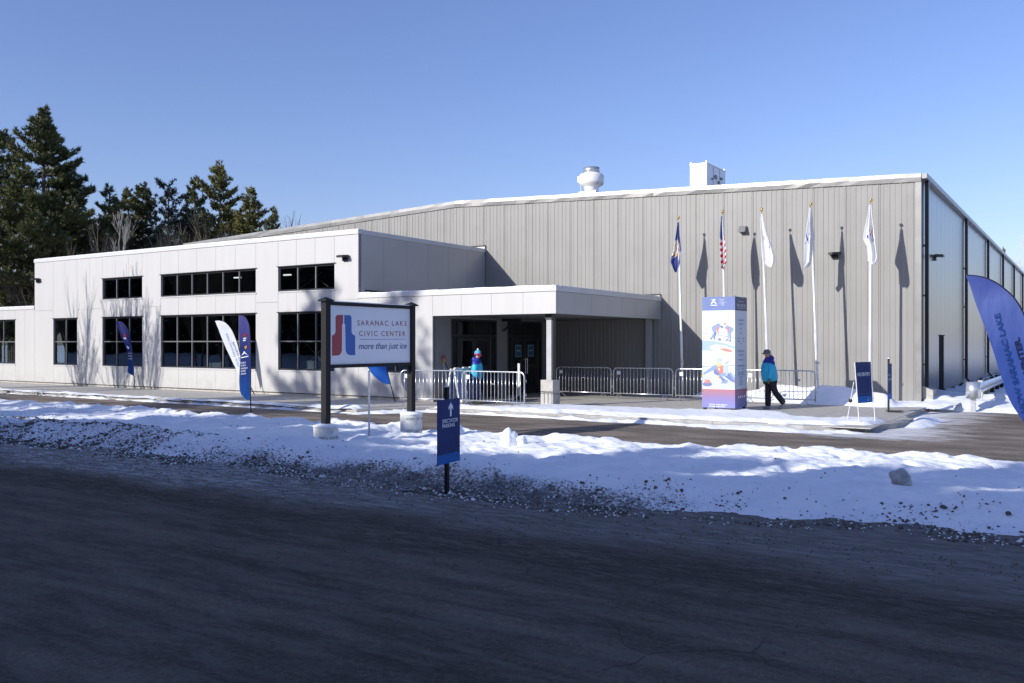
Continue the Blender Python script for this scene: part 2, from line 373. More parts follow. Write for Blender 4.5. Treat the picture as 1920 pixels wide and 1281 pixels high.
def bank_h(a, b):
    near, farr = bank_edges(a)
    up = sst(0, 1.35, b - near + 0.35 * (fbm(a * 4, b * 4 + 60, 3) - 0.5)); dn = sst(0, 0.42, farr - b)
    crest = 0.10 * np.exp(-((b - near - 1.35) / 0.75) ** 2) * (0.7 + 0.9 * fbm(a * 0.6, b * 0.2, 2))
    h = 0.125 + crest + 0.09 * (fbm(a * 0.55, b * 0.8, 4) - 0.5) + 0.13 * (fbm(a * 1.5, b * 1.9 + 8, 6, 0.66) - 0.5)
    h = h + 0.05 * np.exp(-((farr - b - 0.35) / 0.25) ** 2) * fbm(a * 1.7, b * 0.1, 3) * 2
    h = h + 0.045 * (1 - np.abs(2 * fbm(a * 1.3 + 50, b * 1.5, 3) - 1) * 2.2) * sst(-13, -11.8, b) + 0.05 * (fbm(a * 4.0, b * 4.0 + 3, 4, 0.6) - 0.5)
    # trodden footprints
    ft = vn(a * 3.1, b * 3.4 + 40); h = h - 0.06 * sst(0.68, 0.85, ft) * sst(-11.6, -10.6, b)
    dm = np.clip(dirtmask(a, b), 0, 1); h = h + dm * 0.20 * (fbm(a * 7, b * 8, 4, 0.7) - 0.42)
    # heap of ploughed grit round the sign post
    h = h + 0.16 * np.exp(-(((a - 13.6) / 1.1) ** 2 + ((b - near - 0.75) / 0.4) ** 2)) * (0.4 + 1.2 * fbm(a * 5, b * 5, 3))
    for i, (pa, pb) in enumerate(PED):
        rr = np.hypot(a - pa, b - pb); h = h * (1 - (0.95 if i else 0.55) * sst(0.85, 0.35, rr)) - 0.03 * sst(0.6, 0.25, rr) + (0.06 * np.exp(-((rr - 0.85) / 0.25) ** 2))
    return ZR - 0.03 + (h + 0.03) * up * dn
def bank_z(a, b): return float(bank_h(np.array([a]), np.array([b]))[0])
bank = grid('snow_bank', -6, 23.5, -14.0, -5.4, 800, 250, bank_h, m_bank, lambda a, b, z: dirtmask(a, b)); tag(bank, kind='structure')
for nm, a0, a1 in (('snow_bank', -70, -6), ('snow_bank', 23.5, 60)):
    tag(grid(nm, a0, a1, -14.0, -5.4, 320, 50, bank_h, m_bank, lambda a, b, z: dirtmask(a, b)), kind='structure')

# lumps of frozen grit and ice, far too many to count
def clump_mesh(pts, size, seed, zfun, mat, name):
    r = np.random.default_rng(seed); n = len(pts)
    ph = (1 + 5 ** .5) / 2
    ico = np.array([(-1, ph, 0), (1, ph, 0), (-1, -ph, 0), (1, -ph, 0), (0, -1, ph), (0, 1, ph), (0, -1, -ph), (0, 1, -ph), (ph, 0, -1), (ph, 0, 1), (-ph, 0, -1), (-ph, 0, 1)]) / 1.9
    fc = np.array([(0, 11, 5), (0, 5, 1), (0, 1, 7), (0, 7, 10), (0, 10, 11), (1, 5, 9), (5, 11, 4), (11, 10, 2), (10, 7, 6), (7, 1, 8), (3, 9, 4), (3, 4, 2), (3, 2, 6), (3, 6, 8), (3, 8, 9), (4, 9, 5), (2, 4, 11), (6, 2, 10), (8, 6, 7), (9, 8, 1)])
    P = np.array([(a, b) for a, b in pts]); z = zfun(P[:, 0], P[:, 1])
    V = ico[None] * r.uniform(0.6, 1.2, (n, 12, 1)) * size[:, None, None] * np.array([1, 1, 0.75])
    th = r.uniform(0, 6.28, n); c, s_ = np.cos(th)[:, None], np.sin(th)[:, None]
    X = V[:, :, 0] * c - V[:, :, 1] * s_; Yv = V[:, :, 0] * s_ + V[:, :, 1] * c
    V = np.stack([X + P[:, 0:1], Yv + P[:, 1:2], V[:, :, 2] + z[:, None] + size[:, None] * 0.25], -1)
    F = (fc[None] + (np.arange(n) * 12)[:, None, None]).reshape(-1, 3)
    return link(name, np_mesh(name, V.reshape(-1, 3), F, mat, smooth=False))
cand = np.stack([rng.uniform(-6, 23, 160000), rng.uniform(-13.7, -8.0, 160000)], 1)
dmv = dirtmask(cand[:, 0], cand[:, 1], True); nr, _ = bank_edges(cand[:, 0])
clus = fbm(cand[:, 0] * 1.6, cand[:, 1] * 2.0 + 30, 3)
keep = (rng.random(160000) < np.clip(dmv, 0, 1) ** 1.4 * (0.12 + sst(0.45, 0.6, clus)) * (0.85 + 0.5 * sst(11, 13, cand[:, 0]) * sst(17, 15, cand[:, 0])) + 0.0012) & (cand[:, 1] > nr - 0.25)
cl = cand[keep]; sz = np.clip(rng.lognormal(-4.5, 0.45, len(cl)) * (1 + 0.45 * sst(7, 2, cl[:, 0])), 0.005, 0.045)
def ground_z(a, b): return np.maximum(bank_h(a, b), ZR)
m_grit = M('frozen_grit', (0.11, 0.10, 0.085), 0.9, var=0.6, sc=5)
o = clump_mesh(cl, sz, 5, ground_z, m_grit, 'grit_clumps'); bplace(o); tag(o, 'frozen dirt and grit clumps strewn along the roadside edge of the snow bank', 'grit', kind='stuff')
k2 = rng.random(len(cl)) < 0.35
cl2 = cl[k2] + rng.normal(0, 0.12, (k2.sum(), 2)); o = clump_mesh(cl2, sz[k2] * 0.9, 9, ground_z, m_snow, 'snow_crumbs'); bplace(o); tag(o, 'white snow crumbs mixed among the dirt on the snow bank', 'snow', kind='stuff')
c3 = np.stack([rng.uniform(-4, 23, 2500), -13.4 - rng.exponential(0.9, 2500)], 1); o = clump_mesh(c3, rng.uniform(0.004, 0.014, 2500), 11, lambda a, b: np.full(len(a), ZR), m_grit, 'road_gravel'); bplace(o); tag(o, 'small loose gravel scattered over the edge of the street', 'gravel', kind='stuff')

def lump(name, label, cat, a, b, r, mat, seed, group=None, sz=1.0, z=None, sub=3):
    bm = bmesh.new(); bmesh.ops.create_icosphere(bm, subdivisions=sub, radius=1.0)
    from mathutils import noise as mn
    for v in bm.verts:
        p = v.co.copy(); k = 1 + 0.34 * mn.noise(p * 1.3 + Vector((seed, 0, 0))) + 0.14 * mn.noise(p * 3.5 + Vector((0, seed, 0))) + 0.05 * mn.noise(p * 9)
        v.co = Vector((p.x * k * r, p.y * k * r * 0.85, p.z * k * r * sz))
    me = bpy.data.meshes.new(name); bm.to_mesh(me); bm.free(); me.materials.append(mat)
    me.polygons.foreach_set('use_smooth', [True] * len(me.polygons))
    x, y = to_w(a, b); zz = (bank_z(a, b) if z is None else z) + r * sz * 0.55
    return tag(link(name, me, loc=(x, y, zz)), label, cat, group)
def gb(u, v, z): p = ground(u, v, z); return to_b(p.x, p.y)
lump('snow_lump', 'tallest upright white snow lump left of a smaller one on the snow bank', 'snow lump', *gb(953, 838, -0.02), 0.165, m_snow, 1, sz=1.25)
lump('snow_lump', 'small round snow lump leaning against the right of the tall snow lump', 'snow lump', *gb(976, 838, -0.02), 0.115, m_snow, 5)
m_ice = M('grey_ice', (0.36, 0.37, 0.37), 0.5, var=0.35, sc=9)
lump('ice_block', 'grey dirty ice boulder sitting on the right part of the snow bank', 'ice block', *gb(1688, 926, 0.02), 0.125, m_ice, 3)
lump('ice_block', 'small half buried grey ice chunk right of the ice boulder', 'ice block', *gb(1731, 914, 0.02), 0.09, m_snow, 8, sz=0.5)

# ---- sidewalk, plaza and kerb
KB = [(-40, -3.7), (3.4, -3.7), (4.7, -2.05), (15.6, -1.9), (16.35, -1.6), (16.95, -0.95), (17.28, 0.0), (17.40, 0.9), (17.42, 1.7), (17.2, 2.5), (17.2, 6.9)]
def kerb_b(a):
    a = np.asarray(a, float); xs = np.array([k[0] for k in KB[:8]]); ys = np.array([k[1] for k in KB[:8]]); return np.interp(a, xs, ys)
sw = bthing('sidewalk', None, None); sw['kind'] = 'structure'
base = [(-40, 7.6, -0.2)] + [(a, b + 0.16, -0.2) for a, b in KB[:8]] + [(17.26, 1.7, -0.2), (17.04, 2.5, -0.2), (17.04, 6.9, -0.2)] + [(17.04, 7.6, -0.2)]
MB().prism(base, (0, 0, 0.194)).build('slab_bed', m_concrete, sw)
slab_me = MB().box(0, 1, 0, 1, 0, 1).mesh('slab', m_concrete)
def slab(a0, a1, b0, b1, dz=0.0): link('slab', slab_me, sw, loc=(a0 + 0.004, b0 + 0.004, -0.02), scale=(a1 - a0 - 0.008, b1 - b0 - 0.008, 0.02 + dz))
for i in range(15):
    a0 = -19.1 + i * 1.5
    slab(a0, a0 + 1.5, -3.54, -1.75); slab(a0, a0 + 1.5, -1.75, 0.0)
for i in range(9):
    a0 = 3.4 + i * 1.5 + (1.3 if i else 0); a1 = 3.4 + (i + 1) * 1.5 + 1.3
    a1 = min(a1, 17.04)
    for b0, b1 in ((-1.75, 0.0), (0, 1.9), (1.9, 3.8), (3.8, 5.7), (5.7, 7.6)): slab(a0, a1, b0, b1)
# kerb stones along the edge
pts = []
for (p, q) in zip(KB[:-1], KB[1:]):
    L = math.dist(p, q); n = max(1, round(L / 2.4)) if L > 2.4 else 1
    for k in range(n): pts.append(((p[0] + (q[0] - p[0]) * k / n, p[1] + (q[1] - p[1]) * k / n), (p[0] + (q[0] - p[0]) * (k + 1) / n, p[1] + (q[1] - p[1]) * (k + 1) / n)))
kbm = MB().box(0, 1, 0, 1, 0, 1).mesh('kerb_stone', m_curb)
for p, q in pts:
    if q[0] < -22 or q[1] > 1.75: continue
    L = math.dist(p, q); an = math.atan2(q[1] - p[1], q[0] - p[0]); end = 1 if p[1] < 1.5 else 0.15
    link('kerb_stone', kbm, sw, loc=(p[0], p[1], -0.2), rot=(0, 0, an), scale=(L - 0.006, 0.17, 0.2 * (1 if p[1] < 1.5 else 0.45) + 0.004))

# ---- snow patches: height fields that dive under the paving where the snow ends
def patch(name, a0, a1, b0, b1, res, hf, zb):
    na = int((a1 - a0) / res) + 1; nb_ = int((b1 - b0) / res) + 1
    o = grid(name, a0, a1, b0, b1, na, nb_, lambda a, b: hf(a, b), m_snow)
    bm = bmesh.new(); bm.from_mesh(o.data); bmesh.ops.delete(bm, geom=[f for f in bm.faces if max(v.co.z for v in f.verts) < zb - 0.02], context='FACES'); bm.to_mesh(o.data); bm.free()
    return tag(o, kind='structure')
def strip_h(a, b):     # on the plaza behind the kerb
    kb = kerb_b(a); back = -1.0 + 1.95 * sst(6.4, 7.8, a) + 0.9 * sst(10.5, 12.5, a) - 1.6 * sst(13.8, 15.0, a) + 0.6 * sst(15.2, 16.4, a) - 0.1
    d = np.minimum(b - kb - 0.08, back - b); n = (fbm(a * 1.4, b * 1.8, 4) - 0.5)
    kk = sst(4.4, 5.2, a) * sst(17.15, 16.7, a)
    return -0.4 * (b < kb + 0.01) + np.minimum(0.085, d * 0.22 + n * 0.22) * kk * (1 - 0.45 * np.exp(-(((a - 12.5) / 1.2) ** 2 + ((b - 0.6) / 0.9) ** 2))) - 0.06 * (1 - kk) + 0.028 * (fbm(a * 6, b * 6, 3) - 0.5)
patch('plaza_snow', 4.3, 17.8, -2.1, 2.6, 0.05, strip_h, 0.0)
def gutter_h(a, b):
    kb = kerb_b(a); d = kb - b; n = fbm(a * 1.9, b * 2.2 + 7, 4) - 0.5; k = 0.14 + 0.42 * sst(6, 16, a) + 0.5 * np.exp(-((a - 3.9) / 0.8) ** 2)
    return ZR + np.minimum(0.13, 0.08 * (1 - d / k) + n * 0.16) - 0.6 * (d < 0.0)
patch('gutter_snow', -19, 17.4, -4.8, -1.75, 0.055, gutter_h, ZR)
def kend_h(a, b):
    ln = np.hypot((a - 17.55) / 0.35, (b - 1.9) / 1.7); return -0.19 + 0.22 * np.exp(-ln ** 2) + 0.07 * (fbm(a * 2.5, b * 2.5, 4) - 0.5) - 0.08 * (a < 17.0)
patch('kerb_snow', 16.9, 18.6, -0.6, 5.2, 0.05, kend_h, ZR)
def walk_h(a, b):      # thin line of snow on the kerb of the left walk
    return 0.045 * (1 - np.abs(b + 3.5) / 0.26) + 0.13 * (fbm(a * 1.2, b * 2.4 + 3, 4) - 0.55) - 0.1 * sst(3.2, 3.5, a) + 0.09 * np.exp(-(((a - 3.0) / 0.45) ** 2 + ((b + 3.3) / 0.3) ** 2))
patch('walk_snow', -19, 3.5, -3.8, -2.9, 0.05, walk_h, 0.0)
def mound_h(a, b):
    z = -0.05 + 0.0 * a
    for (ma, mb, ra, rb, h) in ((12.55, 6.5, 0.8, 0.55, 0.42), (14.25, 6.4, 0.95, 0.6, 0.46), (15.6, 6.0, 0.55, 0.5, 0.34), (11.2, 7.1, 0.8, 0.4, 0.25), (10.0, 7.1, 0.6, 0.3, 0.22)):
        z = z + (h + 0.05) * np.exp(-(((a - ma) / ra) ** 4 + ((b - mb) / rb) ** 2))
    z = z + 0.13 * sst(5.4, 6.8, b) * sst(10.8, 12.2, a)
    return z + 0.07 * (fbm(a * 2.3, b * 2.3, 4) - 0.5) + 0.03 * (fbm(a * 8, b * 8, 2) - .5)
patch('wall_snow', 8.6, 17.8, 4.6, 7.66, 0.05, mound_h, 0.0)
def side_h(a, b):
    return ZR + 0.02 + 0.3 * sst(6.1, 8.5, b + 1.2 * (fbm(a * 0.8, b * 0.5, 3) - 0.5)) * (0.5 + fbm(a * 1.3, b * 1.3, 4)) - 0.10 * sst(7.5, 5.5, b) + 0.1 * (fbm(a * 3, b * 3, 3) - 0.5)
patch('yard_snow', 16.75, 34, 5.0, 45, 0.11, side_h, ZR)
def near_h(a, b): return -0.16 + 1.1 * sst(-26.0, -28.5, b) * (0.5 + 0.8 * fbm(a * 0.5, b * 0.5, 4))
tag(grid('roadside_snow', -70, 60, -60, -25.8, 260, 80, near_h, m_snow), kind='structure')

# ================================================================== LOBBY BUILDING
lob = bthing('lobby_building', 'low white panelled lobby wing with strips of dark windows beside the hall', 'building')
ZT, ZL, AL, AE = 5.83, 3.65, -20.43, 3.24
ZF = 3.61
WIN = []
def addwin(u0, u1, z0, z1, c, r): a0 = wallb(u0, HZ)[0]; a1 = wallb(u1, HZ)[0]; WIN.append((a0, a1, z0, z1, c, r))
addwin(192, 266.5, 3.81, 4.71, 3, 1); addwin(301.5, 479.5, 3.81, 4.71, 6, 1); addwin(521.5, 627, 3.81, 4.71, 3, 1)
addwin(100, 144.5, 0.92, 3.03, 2, 2); addwin(192, 266.5, 0.92, 3.03, 3, 2); addwin(301.5, 479.5, 0.92, 3.03, 6, 2); addwin(521.5, 627, 0.92, 3.03, 3, 2)
addwin(-60, 28.5, 0.92, 3.03, 4, 2)
WIN.append((0.9, 2.35, 0.92, 2.35, 2, 1))
edges = set([AL - 9.6, AL, 0.0, AE])
for x in WIN: edges |= {round(x[0], 3), round(x[1], 3)}
edges = sorted(edges); cols = []
for p, q in zip(edges[:-1], edges[1:]):
    n = max(1, round((q - p) / 1.06)); cols += [(p + (q - p) * k / n, p + (q - p) * (k + 1) / n) for k in range(n)]
unit = MB().box(0, 1, 0, 1, 0, 1).mesh('wall_panel', m_white)
backs = MB()
for p, q in cols:
    mid = (p + q) / 2; top = (ZL if mid < AL else (ZT if mid < 0 else ZF)) - 0.16
    zc = [0.10, top]; ops = sorted([(x[2], x[3]) for x in WIN if x[0] - 1e-3 < mid < x[1] + 1e-3]); segs = []; z = 0.10
    for z0, z1 in ops: segs.append((z, z0)); z = z1
    segs.append((z, top))
    s2 = []
    for z0, z1 in segs:     # horizontal joint at the storey line where the panel is tall
        if z1 - z0 > 3.4: s2 += [(z0, 3.42), (3.42, z1)]
        else: s2.append((z0, z1))
    for z0, z1 in s2:
        g = 0.005
        link('wall_panel', unit, lob, loc=(p + g, 0, z0 + g * (z0 > 0.2)), scale=(q - p - 2 * g, 0.045, z1 - z0 - g * (1 + (z0 > 0.2))))
        backs.box(p, q, 0.022, 0.16, z0, z1)
backs.build('backing_wall', m_back, lob)
MB().box(AL - 9.6, AE, 0.03, 0.2, 0.0, 0.097).build('footing', m_concrete, lob)
MB().box(AL - 9.6, AE, -0.012, 0.03, 0.085, 0.105).build('base_flashing', m_black, lob)
# copings
cp = MB(); cp.box(AL - 0.02, 0.02, -0.03, 0.35, ZT - 0.155, ZT); cp.box(-0.33, 0.02, 0.352, 7.6, ZT - 0.155, ZT); cp.box(AL - 9.6, AL - 0.022, -0.03, 0.3, ZL - 0.15, ZL)
cp.box(AL - 0.02, AL + 0.3, 0.352, 7.6, ZT - 0.155, ZT); cp.build('coping', m_coping, lob)
sn = MB(); sn.box(AL, 0.0, 0.0, 0.3, ZT + 0.001, ZT + 0.02); sn.box(AL - 9.6, AL - 0.04, 0, 0.27, ZL + 0.001, ZL + 0.02); sn.build('snow_cap', m_snow, lob)
rf = MB(); rf.box(AL + 0.05, -0.05, 0.17, 7.6, ZT - 0.5, ZT - 0.3); rf.box(AL - 9.6, AL - 0.05, 0.17, 7.6, ZL - 0.4, ZL - 0.25); rf.build('roof', m_roof, lob)
# right hand side wall above the canopy, left side walls, back
n = 6
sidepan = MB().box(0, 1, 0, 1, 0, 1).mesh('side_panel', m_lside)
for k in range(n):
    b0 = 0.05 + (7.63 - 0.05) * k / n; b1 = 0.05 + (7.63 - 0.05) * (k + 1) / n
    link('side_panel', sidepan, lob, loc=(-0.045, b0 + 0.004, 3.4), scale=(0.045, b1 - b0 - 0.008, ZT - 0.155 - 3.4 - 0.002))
MB().box(-0.16, -0.05, 0.17, 7.6, 3.4, ZT - 0.16).box(AL, AL + 0.12, 0.17, 7.6, ZL - 0.3, ZT - 0.16).build('side_backing', m_back, lob)
b1, zz1 = walla(755, 549, 0); MB().box(0.002, 0.05, 0.35, 2.9, 3.45, 3.76).build('roof_flashing', m_black, lob)
# interior
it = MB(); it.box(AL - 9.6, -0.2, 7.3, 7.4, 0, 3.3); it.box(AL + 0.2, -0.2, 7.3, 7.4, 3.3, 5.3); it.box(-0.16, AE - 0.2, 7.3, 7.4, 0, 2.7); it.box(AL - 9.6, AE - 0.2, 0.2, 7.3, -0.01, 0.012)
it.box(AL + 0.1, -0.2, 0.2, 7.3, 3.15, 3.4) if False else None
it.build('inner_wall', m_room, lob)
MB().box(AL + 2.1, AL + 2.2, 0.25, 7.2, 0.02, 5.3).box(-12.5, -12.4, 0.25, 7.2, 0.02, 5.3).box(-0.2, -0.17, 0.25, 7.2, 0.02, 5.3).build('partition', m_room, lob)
lt = MB()
def inside(u, v, b): return wallb(u, v, b)
for (u0, u1, v, b, h) in ((531, 543, 517, 2.2, 0.05), (438, 449, 522, 2.2, 0.05), (128, 146, 611, 2.0, 0.12), (352, 360, 519, 3.0, 0.05)):
    q0, q1 = inside(u0, v, b), inside(u1, v, b); lt.box(q0[0], q1[0], b, b + 0.1, q0[1], q0[1] + h)
lt.build('ceiling_light', m_lamp, lob)
br = MB()
for (u0, v0, u1, v1) in ((563, 541, 591, 520), (578, 513, 591, 520), (597, 524, 616, 538), (597, 516, 604, 510), (544, 610, 602, 676), (581, 678, 603, 655), (597, 672, 605, 680), (222, 541, 238, 547), (248, 620, 266, 609), (129, 620, 143, 631)):
    q0, q1 = inside(u0, v0, 1.2), inside(u1, v1, 1.2); br.tube([(q0[0], 1.2, q0[1]), (q1[0], 1.2, q1[1])], 0.016, 4)
br.build('white_rod', m_pole, lob)  # thin white diagonal rods behind the panes
fu = MB()      # furniture seen through the low panes
for aa, bb, w_, d_, h_ in ((-3.6, 1.0, 0.45, 0.4, 0.35), (-2.4, 1.2, 0.35, 0.3, 0.5), (-13.9, 1.2, 0.7, 0.3, 0.8), (-9.6, 1.3, 0.8, 0.5, 0.2)): fu.box(aa, aa + w_, bb, bb + d_, 0.72, 0.9 + h_)
fu.box(-4.6, -1.0, 0.9, 1.6, 0.68, 0.72); fu.build('counter', M('pale_furniture', (0.5, 0.5, 0.48), 0.6), lob)

pane_me = MB().box(0, 1, 0, 1, 0, 1).mesh('pane', m_glass)
def window(par, a0, a1, z0, z1, nc, nr):
    f = MB(); d0, d1, e = 0.055, 0.125, 0.055
    f.box(a0, a1, d0, d1, z0, z0 + e); f.box(a0, a1, d0, d1, z1 - e, z1); f.box(a0, a0 + e, d0, d1, z0 + e, z1 - e); f.box(a1 - e, a1, d0, d1, z0 + e, z1 - e)
    fr = f.build('window', m_frame, par)
    ia0, ia1, iz0, iz1 = a0 + e, a1 - e, z0 + e, z1 - e; mw = 0.045
    mu = MB()
    for c in range(1, nc): x = ia0 + (ia1 - ia0) * c / nc; mu.box(x - mw / 2, x + mw / 2, d0 - 0.006, d1 - 0.01, iz0, iz1)
    for r in range(1, nr):
        z = iz0 + (iz1 - iz0) * r / nr
        for c in range(nc): mu.box(ia0 + (ia1 - ia0) * c / nc + (mw / 2 if c else 0), ia0 + (ia1 - ia0) * (c + 1) / nc - (mw / 2 if c < nc - 1 else 0), d0 - 0.004, d1 - 0.012, z - mw / 2, z + mw / 2)
    if nc > 1: mu.build('mullion', m_mull, fr)
    for c in range(nc):
        for r in range(nr):
            x0 = ia0 + (ia1 - ia0) * c / nc + (mw / 2 if c else 0) + 0.002; x1 = ia0 + (ia1 - ia0) * (c + 1) / nc - (mw / 2 if c < nc - 1 else 0) - 0.002
            y0 = iz0 + (iz1 - iz0) * r / nr + (mw / 2 if r else 0) + 0.002; y1 = iz0 + (iz1 - iz0) * (r + 1) / nr - (mw / 2 if r < nr - 1 else 0) - 0.002
            link('pane', pane_me, fr, loc=(x0, 0.088, y0), scale=(x1 - x0, 0.012, y1 - y0))
    MB().box(a0 - 0.05, a1 + 0.08, -0.045, 0.052, z1 + 0.003, z1 + 0.024).build('head_flashing', m_frame, fr)
    MB().box(a0 - 0.05, a1 + 0.05, -0.03, 0.052, z0 - 0.045, z0 - 0.004).build('sill', m_coping, fr)
    return fr
for x in WIN: window(lob, *x)

def wall_lamp(par, loc, rz=0.0):
    m = MB(); m.box(-0.10, 0.10, -0.07, 0, -0.11, 0.09); hd = m.build('wall_lamp', m_black, par, loc=loc, rot=(0, 0, rz))
    h = MB(); h.prism([(-0.2, -0.05, 0.02), (-0.15, -0.30, 0.0), (0.15, -0.30, 0.0), (0.2, -0.05, 0.02), (0.2, -0.05, 0.1), (0.17, -0.42, 0.07), (-0.17, -0.42, 0.07), (-0.2, -0.05, 0.1)][:4], (0, 0, 0.08)); h.build('lamp_head', m_black, hd)
    return hd
for (u, v) in ((648, 484), (72, 526)): a, z = wallb(u, v); wall_lamp(lob, (a, 0, z))

# side wall under the canopy with two sets of doors
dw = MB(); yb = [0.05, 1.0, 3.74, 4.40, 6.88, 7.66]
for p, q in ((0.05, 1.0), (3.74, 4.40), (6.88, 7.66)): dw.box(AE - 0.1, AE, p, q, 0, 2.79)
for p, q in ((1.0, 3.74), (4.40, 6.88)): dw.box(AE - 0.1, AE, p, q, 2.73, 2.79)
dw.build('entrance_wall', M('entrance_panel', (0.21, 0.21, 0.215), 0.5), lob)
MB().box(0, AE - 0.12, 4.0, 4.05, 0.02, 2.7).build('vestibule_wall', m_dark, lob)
def doors(b0, b1, papers):
    d = MB(); L = b1 - b0; x0, x1 = AE - 0.09, AE - 0.02; side = 0.42 if L > 2.6 else 0.32
    z = MB()
    d.box(x0, x1, b0, b1, 2.66, 2.73); d.box(x0, x1, b0, b1, 2.12, 2.2); d.box(x0, x1, b0, b0 + 0.06, 0, 2.12); d.box(x0, x1, b1 - 0.06, b1, 0, 2.12)
    d.box(x0, x1, b0, b0 + 0.06, 2.2, 2.66); d.box(x0, x1, b1 - 0.06, b1, 2.2, 2.66)
    for q in (b0 + side, b1 - side): d.box(x0, x1, q - 0.03, q + 0.03, 0, 2.12); d.box(x0, x1, q - 0.03, q + 0.03, 2.2, 2.66)
    mid = (b0 + b1) / 2; d.box(x0, x1, mid - 0.03, mid + 0.03, 2.2, 2.66)
    fr = d.build('door_frame', m_frame, lob)
    for (p, q) in ((b0 + 0.06, b0 + side - 0.03), (b1 - side + 0.03, b1 - 0.06)):
        link('pane', dpane, fr, loc=(AE - 0.06, p + 0.002, 0.05), scale=(0.012, q - p - 0.004, 2.06))
        link('pane', dpane, fr, loc=(AE - 0.06, p + 0.002, 2.203), scale=(0.012, q - p - 0.004, 0.45))
    for (p, q) in ((b0 + side + 0.03, mid - 0.03), (mid + 0.03, b1 - side - 0.03)): link('pane', dpane, fr, loc=(AE - 0.06, p + 0.002, 2.203), scale=(0.012, q - p - 0.004, 0.45))
    MB().box(AE, AE + 0.004, b0 + 0.03, b0 + 0.055, 0.02, 2.1).box(AE, AE + 0.004, b1 - side - 0.02, b1 - side + 0.01, 0.02, 2.1).build('trim_strip', m_mull, fr)
    for i, (p, q) in enumerate(((b0 + side + 0.035, mid - 0.006), (mid + 0.006, b1 - side - 0.035))):
        l = MB(); st = 0.12; X0, X1 = AE - 0.075, AE - 0.025
        l.box(X0, X1, p, p + st, 0.02, 2.1); l.box(X0, X1, q - st, q, 0.02, 2.1); l.box(X0, X1, p + st, q - st, 0.02, 0.25); l.box(X0, X1, p + st, q - st, 0.95, 1.1); l.box(X0, X1, p + st, q - st, 1.98, 2.1)
        lf = l.build('door', m_frame, lob)
        for z0, z1 in ((0.252, 0.948), (1.102, 1.978)): link('pane', dpane, lf, loc=(AE - 0.055, p + st + 0.002, z0), scale=(0.012, q - p - 2 * st - 0.004, z1 - z0))
        hy = (q - 0.06) if i == 0 else (p + 0.06)
        MB().tube([(AE + 0.05, hy, 0.75), (AE + 0.05, hy, 1.35)], 0.014, 6).box(AE - 0.02, AE + 0.05, hy - 0.01, hy + 0.01, 0.8, 0.82).box(AE - 0.02, AE + 0.05, hy - 0.01, hy + 0.01, 1.28, 1.3).build('handle', m_galv, lf)
        if papers:
            c = (p + q) / 2; pm = MB().box(AE - 0.03, AE - 0.026, c - 0.19, c + 0.19, 1.42, 1.82); MB().box(AE - 0.034, AE - 0.0305, c - 0.21, c + 0.21, 1.40, 1.84).build('notice_border', M('pale_blue_border', (0.25, 0.5, 0.62), 0.6), lf); pm.build('notice', M('notice_blue', (0.03, 0.09, 0.17), 0.6), lf)
            e = bpy.data.objects.new('notice_print', None)
            t = text_part(lf, 'ENTRY ONLY' if i == 0 else 'EXIT ONLY', (0, 0), (0.26, 0), 0.055, 0, m_print_w, 'notice_lettering')
            t.location = (AE - 0.023, c - 0.13, 1.6); t.rotation_euler = (0, 0, R(90))
dpane = MB().box(0, 1, 0, 1, 0, 1).mesh('pane', m_dglass)
doors(1.0, 3.74, False); doors(4.40, 6.88, True)

# ================================================================== ENTRANCE CANOPY
can = bthing('entrance_canopy', 'flat white entrance canopy with shade-toned end fascia on a corner column', 'canopy')
AC = 7.87; ZB = 2.79
edges = [AE + (AC - AE) * k / 4 for k in range(5)]
for p, q in zip(edges[:-1], edges[1:]): link('fascia_panel', unit, can, loc=(p + 0.004, 0, ZB), scale=(q - p - 0.008, 0.045, ZF - 0.16 - ZB - 0.004))
for k in range(7):
    b0 = 0.05 + 7.6 * k / 7; b1 = 0.05 + 7.6 * (k + 1) / 7
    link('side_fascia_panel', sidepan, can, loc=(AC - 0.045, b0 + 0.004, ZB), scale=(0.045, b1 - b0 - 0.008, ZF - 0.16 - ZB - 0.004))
MB().box(AE, AC - 0.05, 0.046, 0.12, ZB, ZF - 0.17).box(AC - 0.12, AC - 0.05, 0.12, 7.65, ZB, ZF - 0.17).build('fascia_backing', m_back, can)
MB().box(0.0, AC + 0.02, -0.03, 0.28, ZF - 0.155, ZF).box(AC - 0.26, AC + 0.02, 0.282, 7.66, ZF - 0.155, ZF).build('coping', m_coping, can)
sn = MB(); 
for k in range(16):
    a0 = 0.02 + k * (AC - 0.04) / 16; sn.box(a0, a0 + (AC - 0.04) / 16, -0.015 + 0.01 * rng.random(), 0.26, ZF + 0.001, ZF + 0.015 + 0.03 * rng.random())
sn.box(AC - 0.24, AC, 0.262, 7.6, ZF + 0.001, ZF + 0.02); sn.build('snow_cap', m_snow, can)
MB().box(0.0, AC - 0.13, 0.13, 7.65, ZF - 0.45, ZF - 0.3).build('roof', m_roof, can)
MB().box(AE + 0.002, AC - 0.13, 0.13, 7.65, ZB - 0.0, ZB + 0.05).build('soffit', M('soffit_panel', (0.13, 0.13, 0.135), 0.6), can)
MB().box(AE + 0.01, AE + 0.8, 4.02, 4.12, ZB - 0.10, ZB - 0.004).tube([(AE + 0.05, 4.07, 2.35), (AE + 0.5, 4.07, 2.7)], 0.04, 6).build('beam', m_frame, can)
dl = MB()
for aa, bb in ((4.3, 2.0), (5.6, 2.0), (4.3, 5.4), (5.6, 5.4)): dl.lathe([(0.05, -0.02), (0.05, 0)], (aa, bb, ZB - 0.002), 8)
dl.build('downlight', m_black, can)
ca_, cb_ = 7.46, 0.36
MB().box(ca_ - 0.085, ca_ + 0.085, cb_ - 0.085, cb_ + 0.085, 0.8, 2.62).build('column', M('column_cladding', (0.40, 0.40, 0.41), 0.5), can)
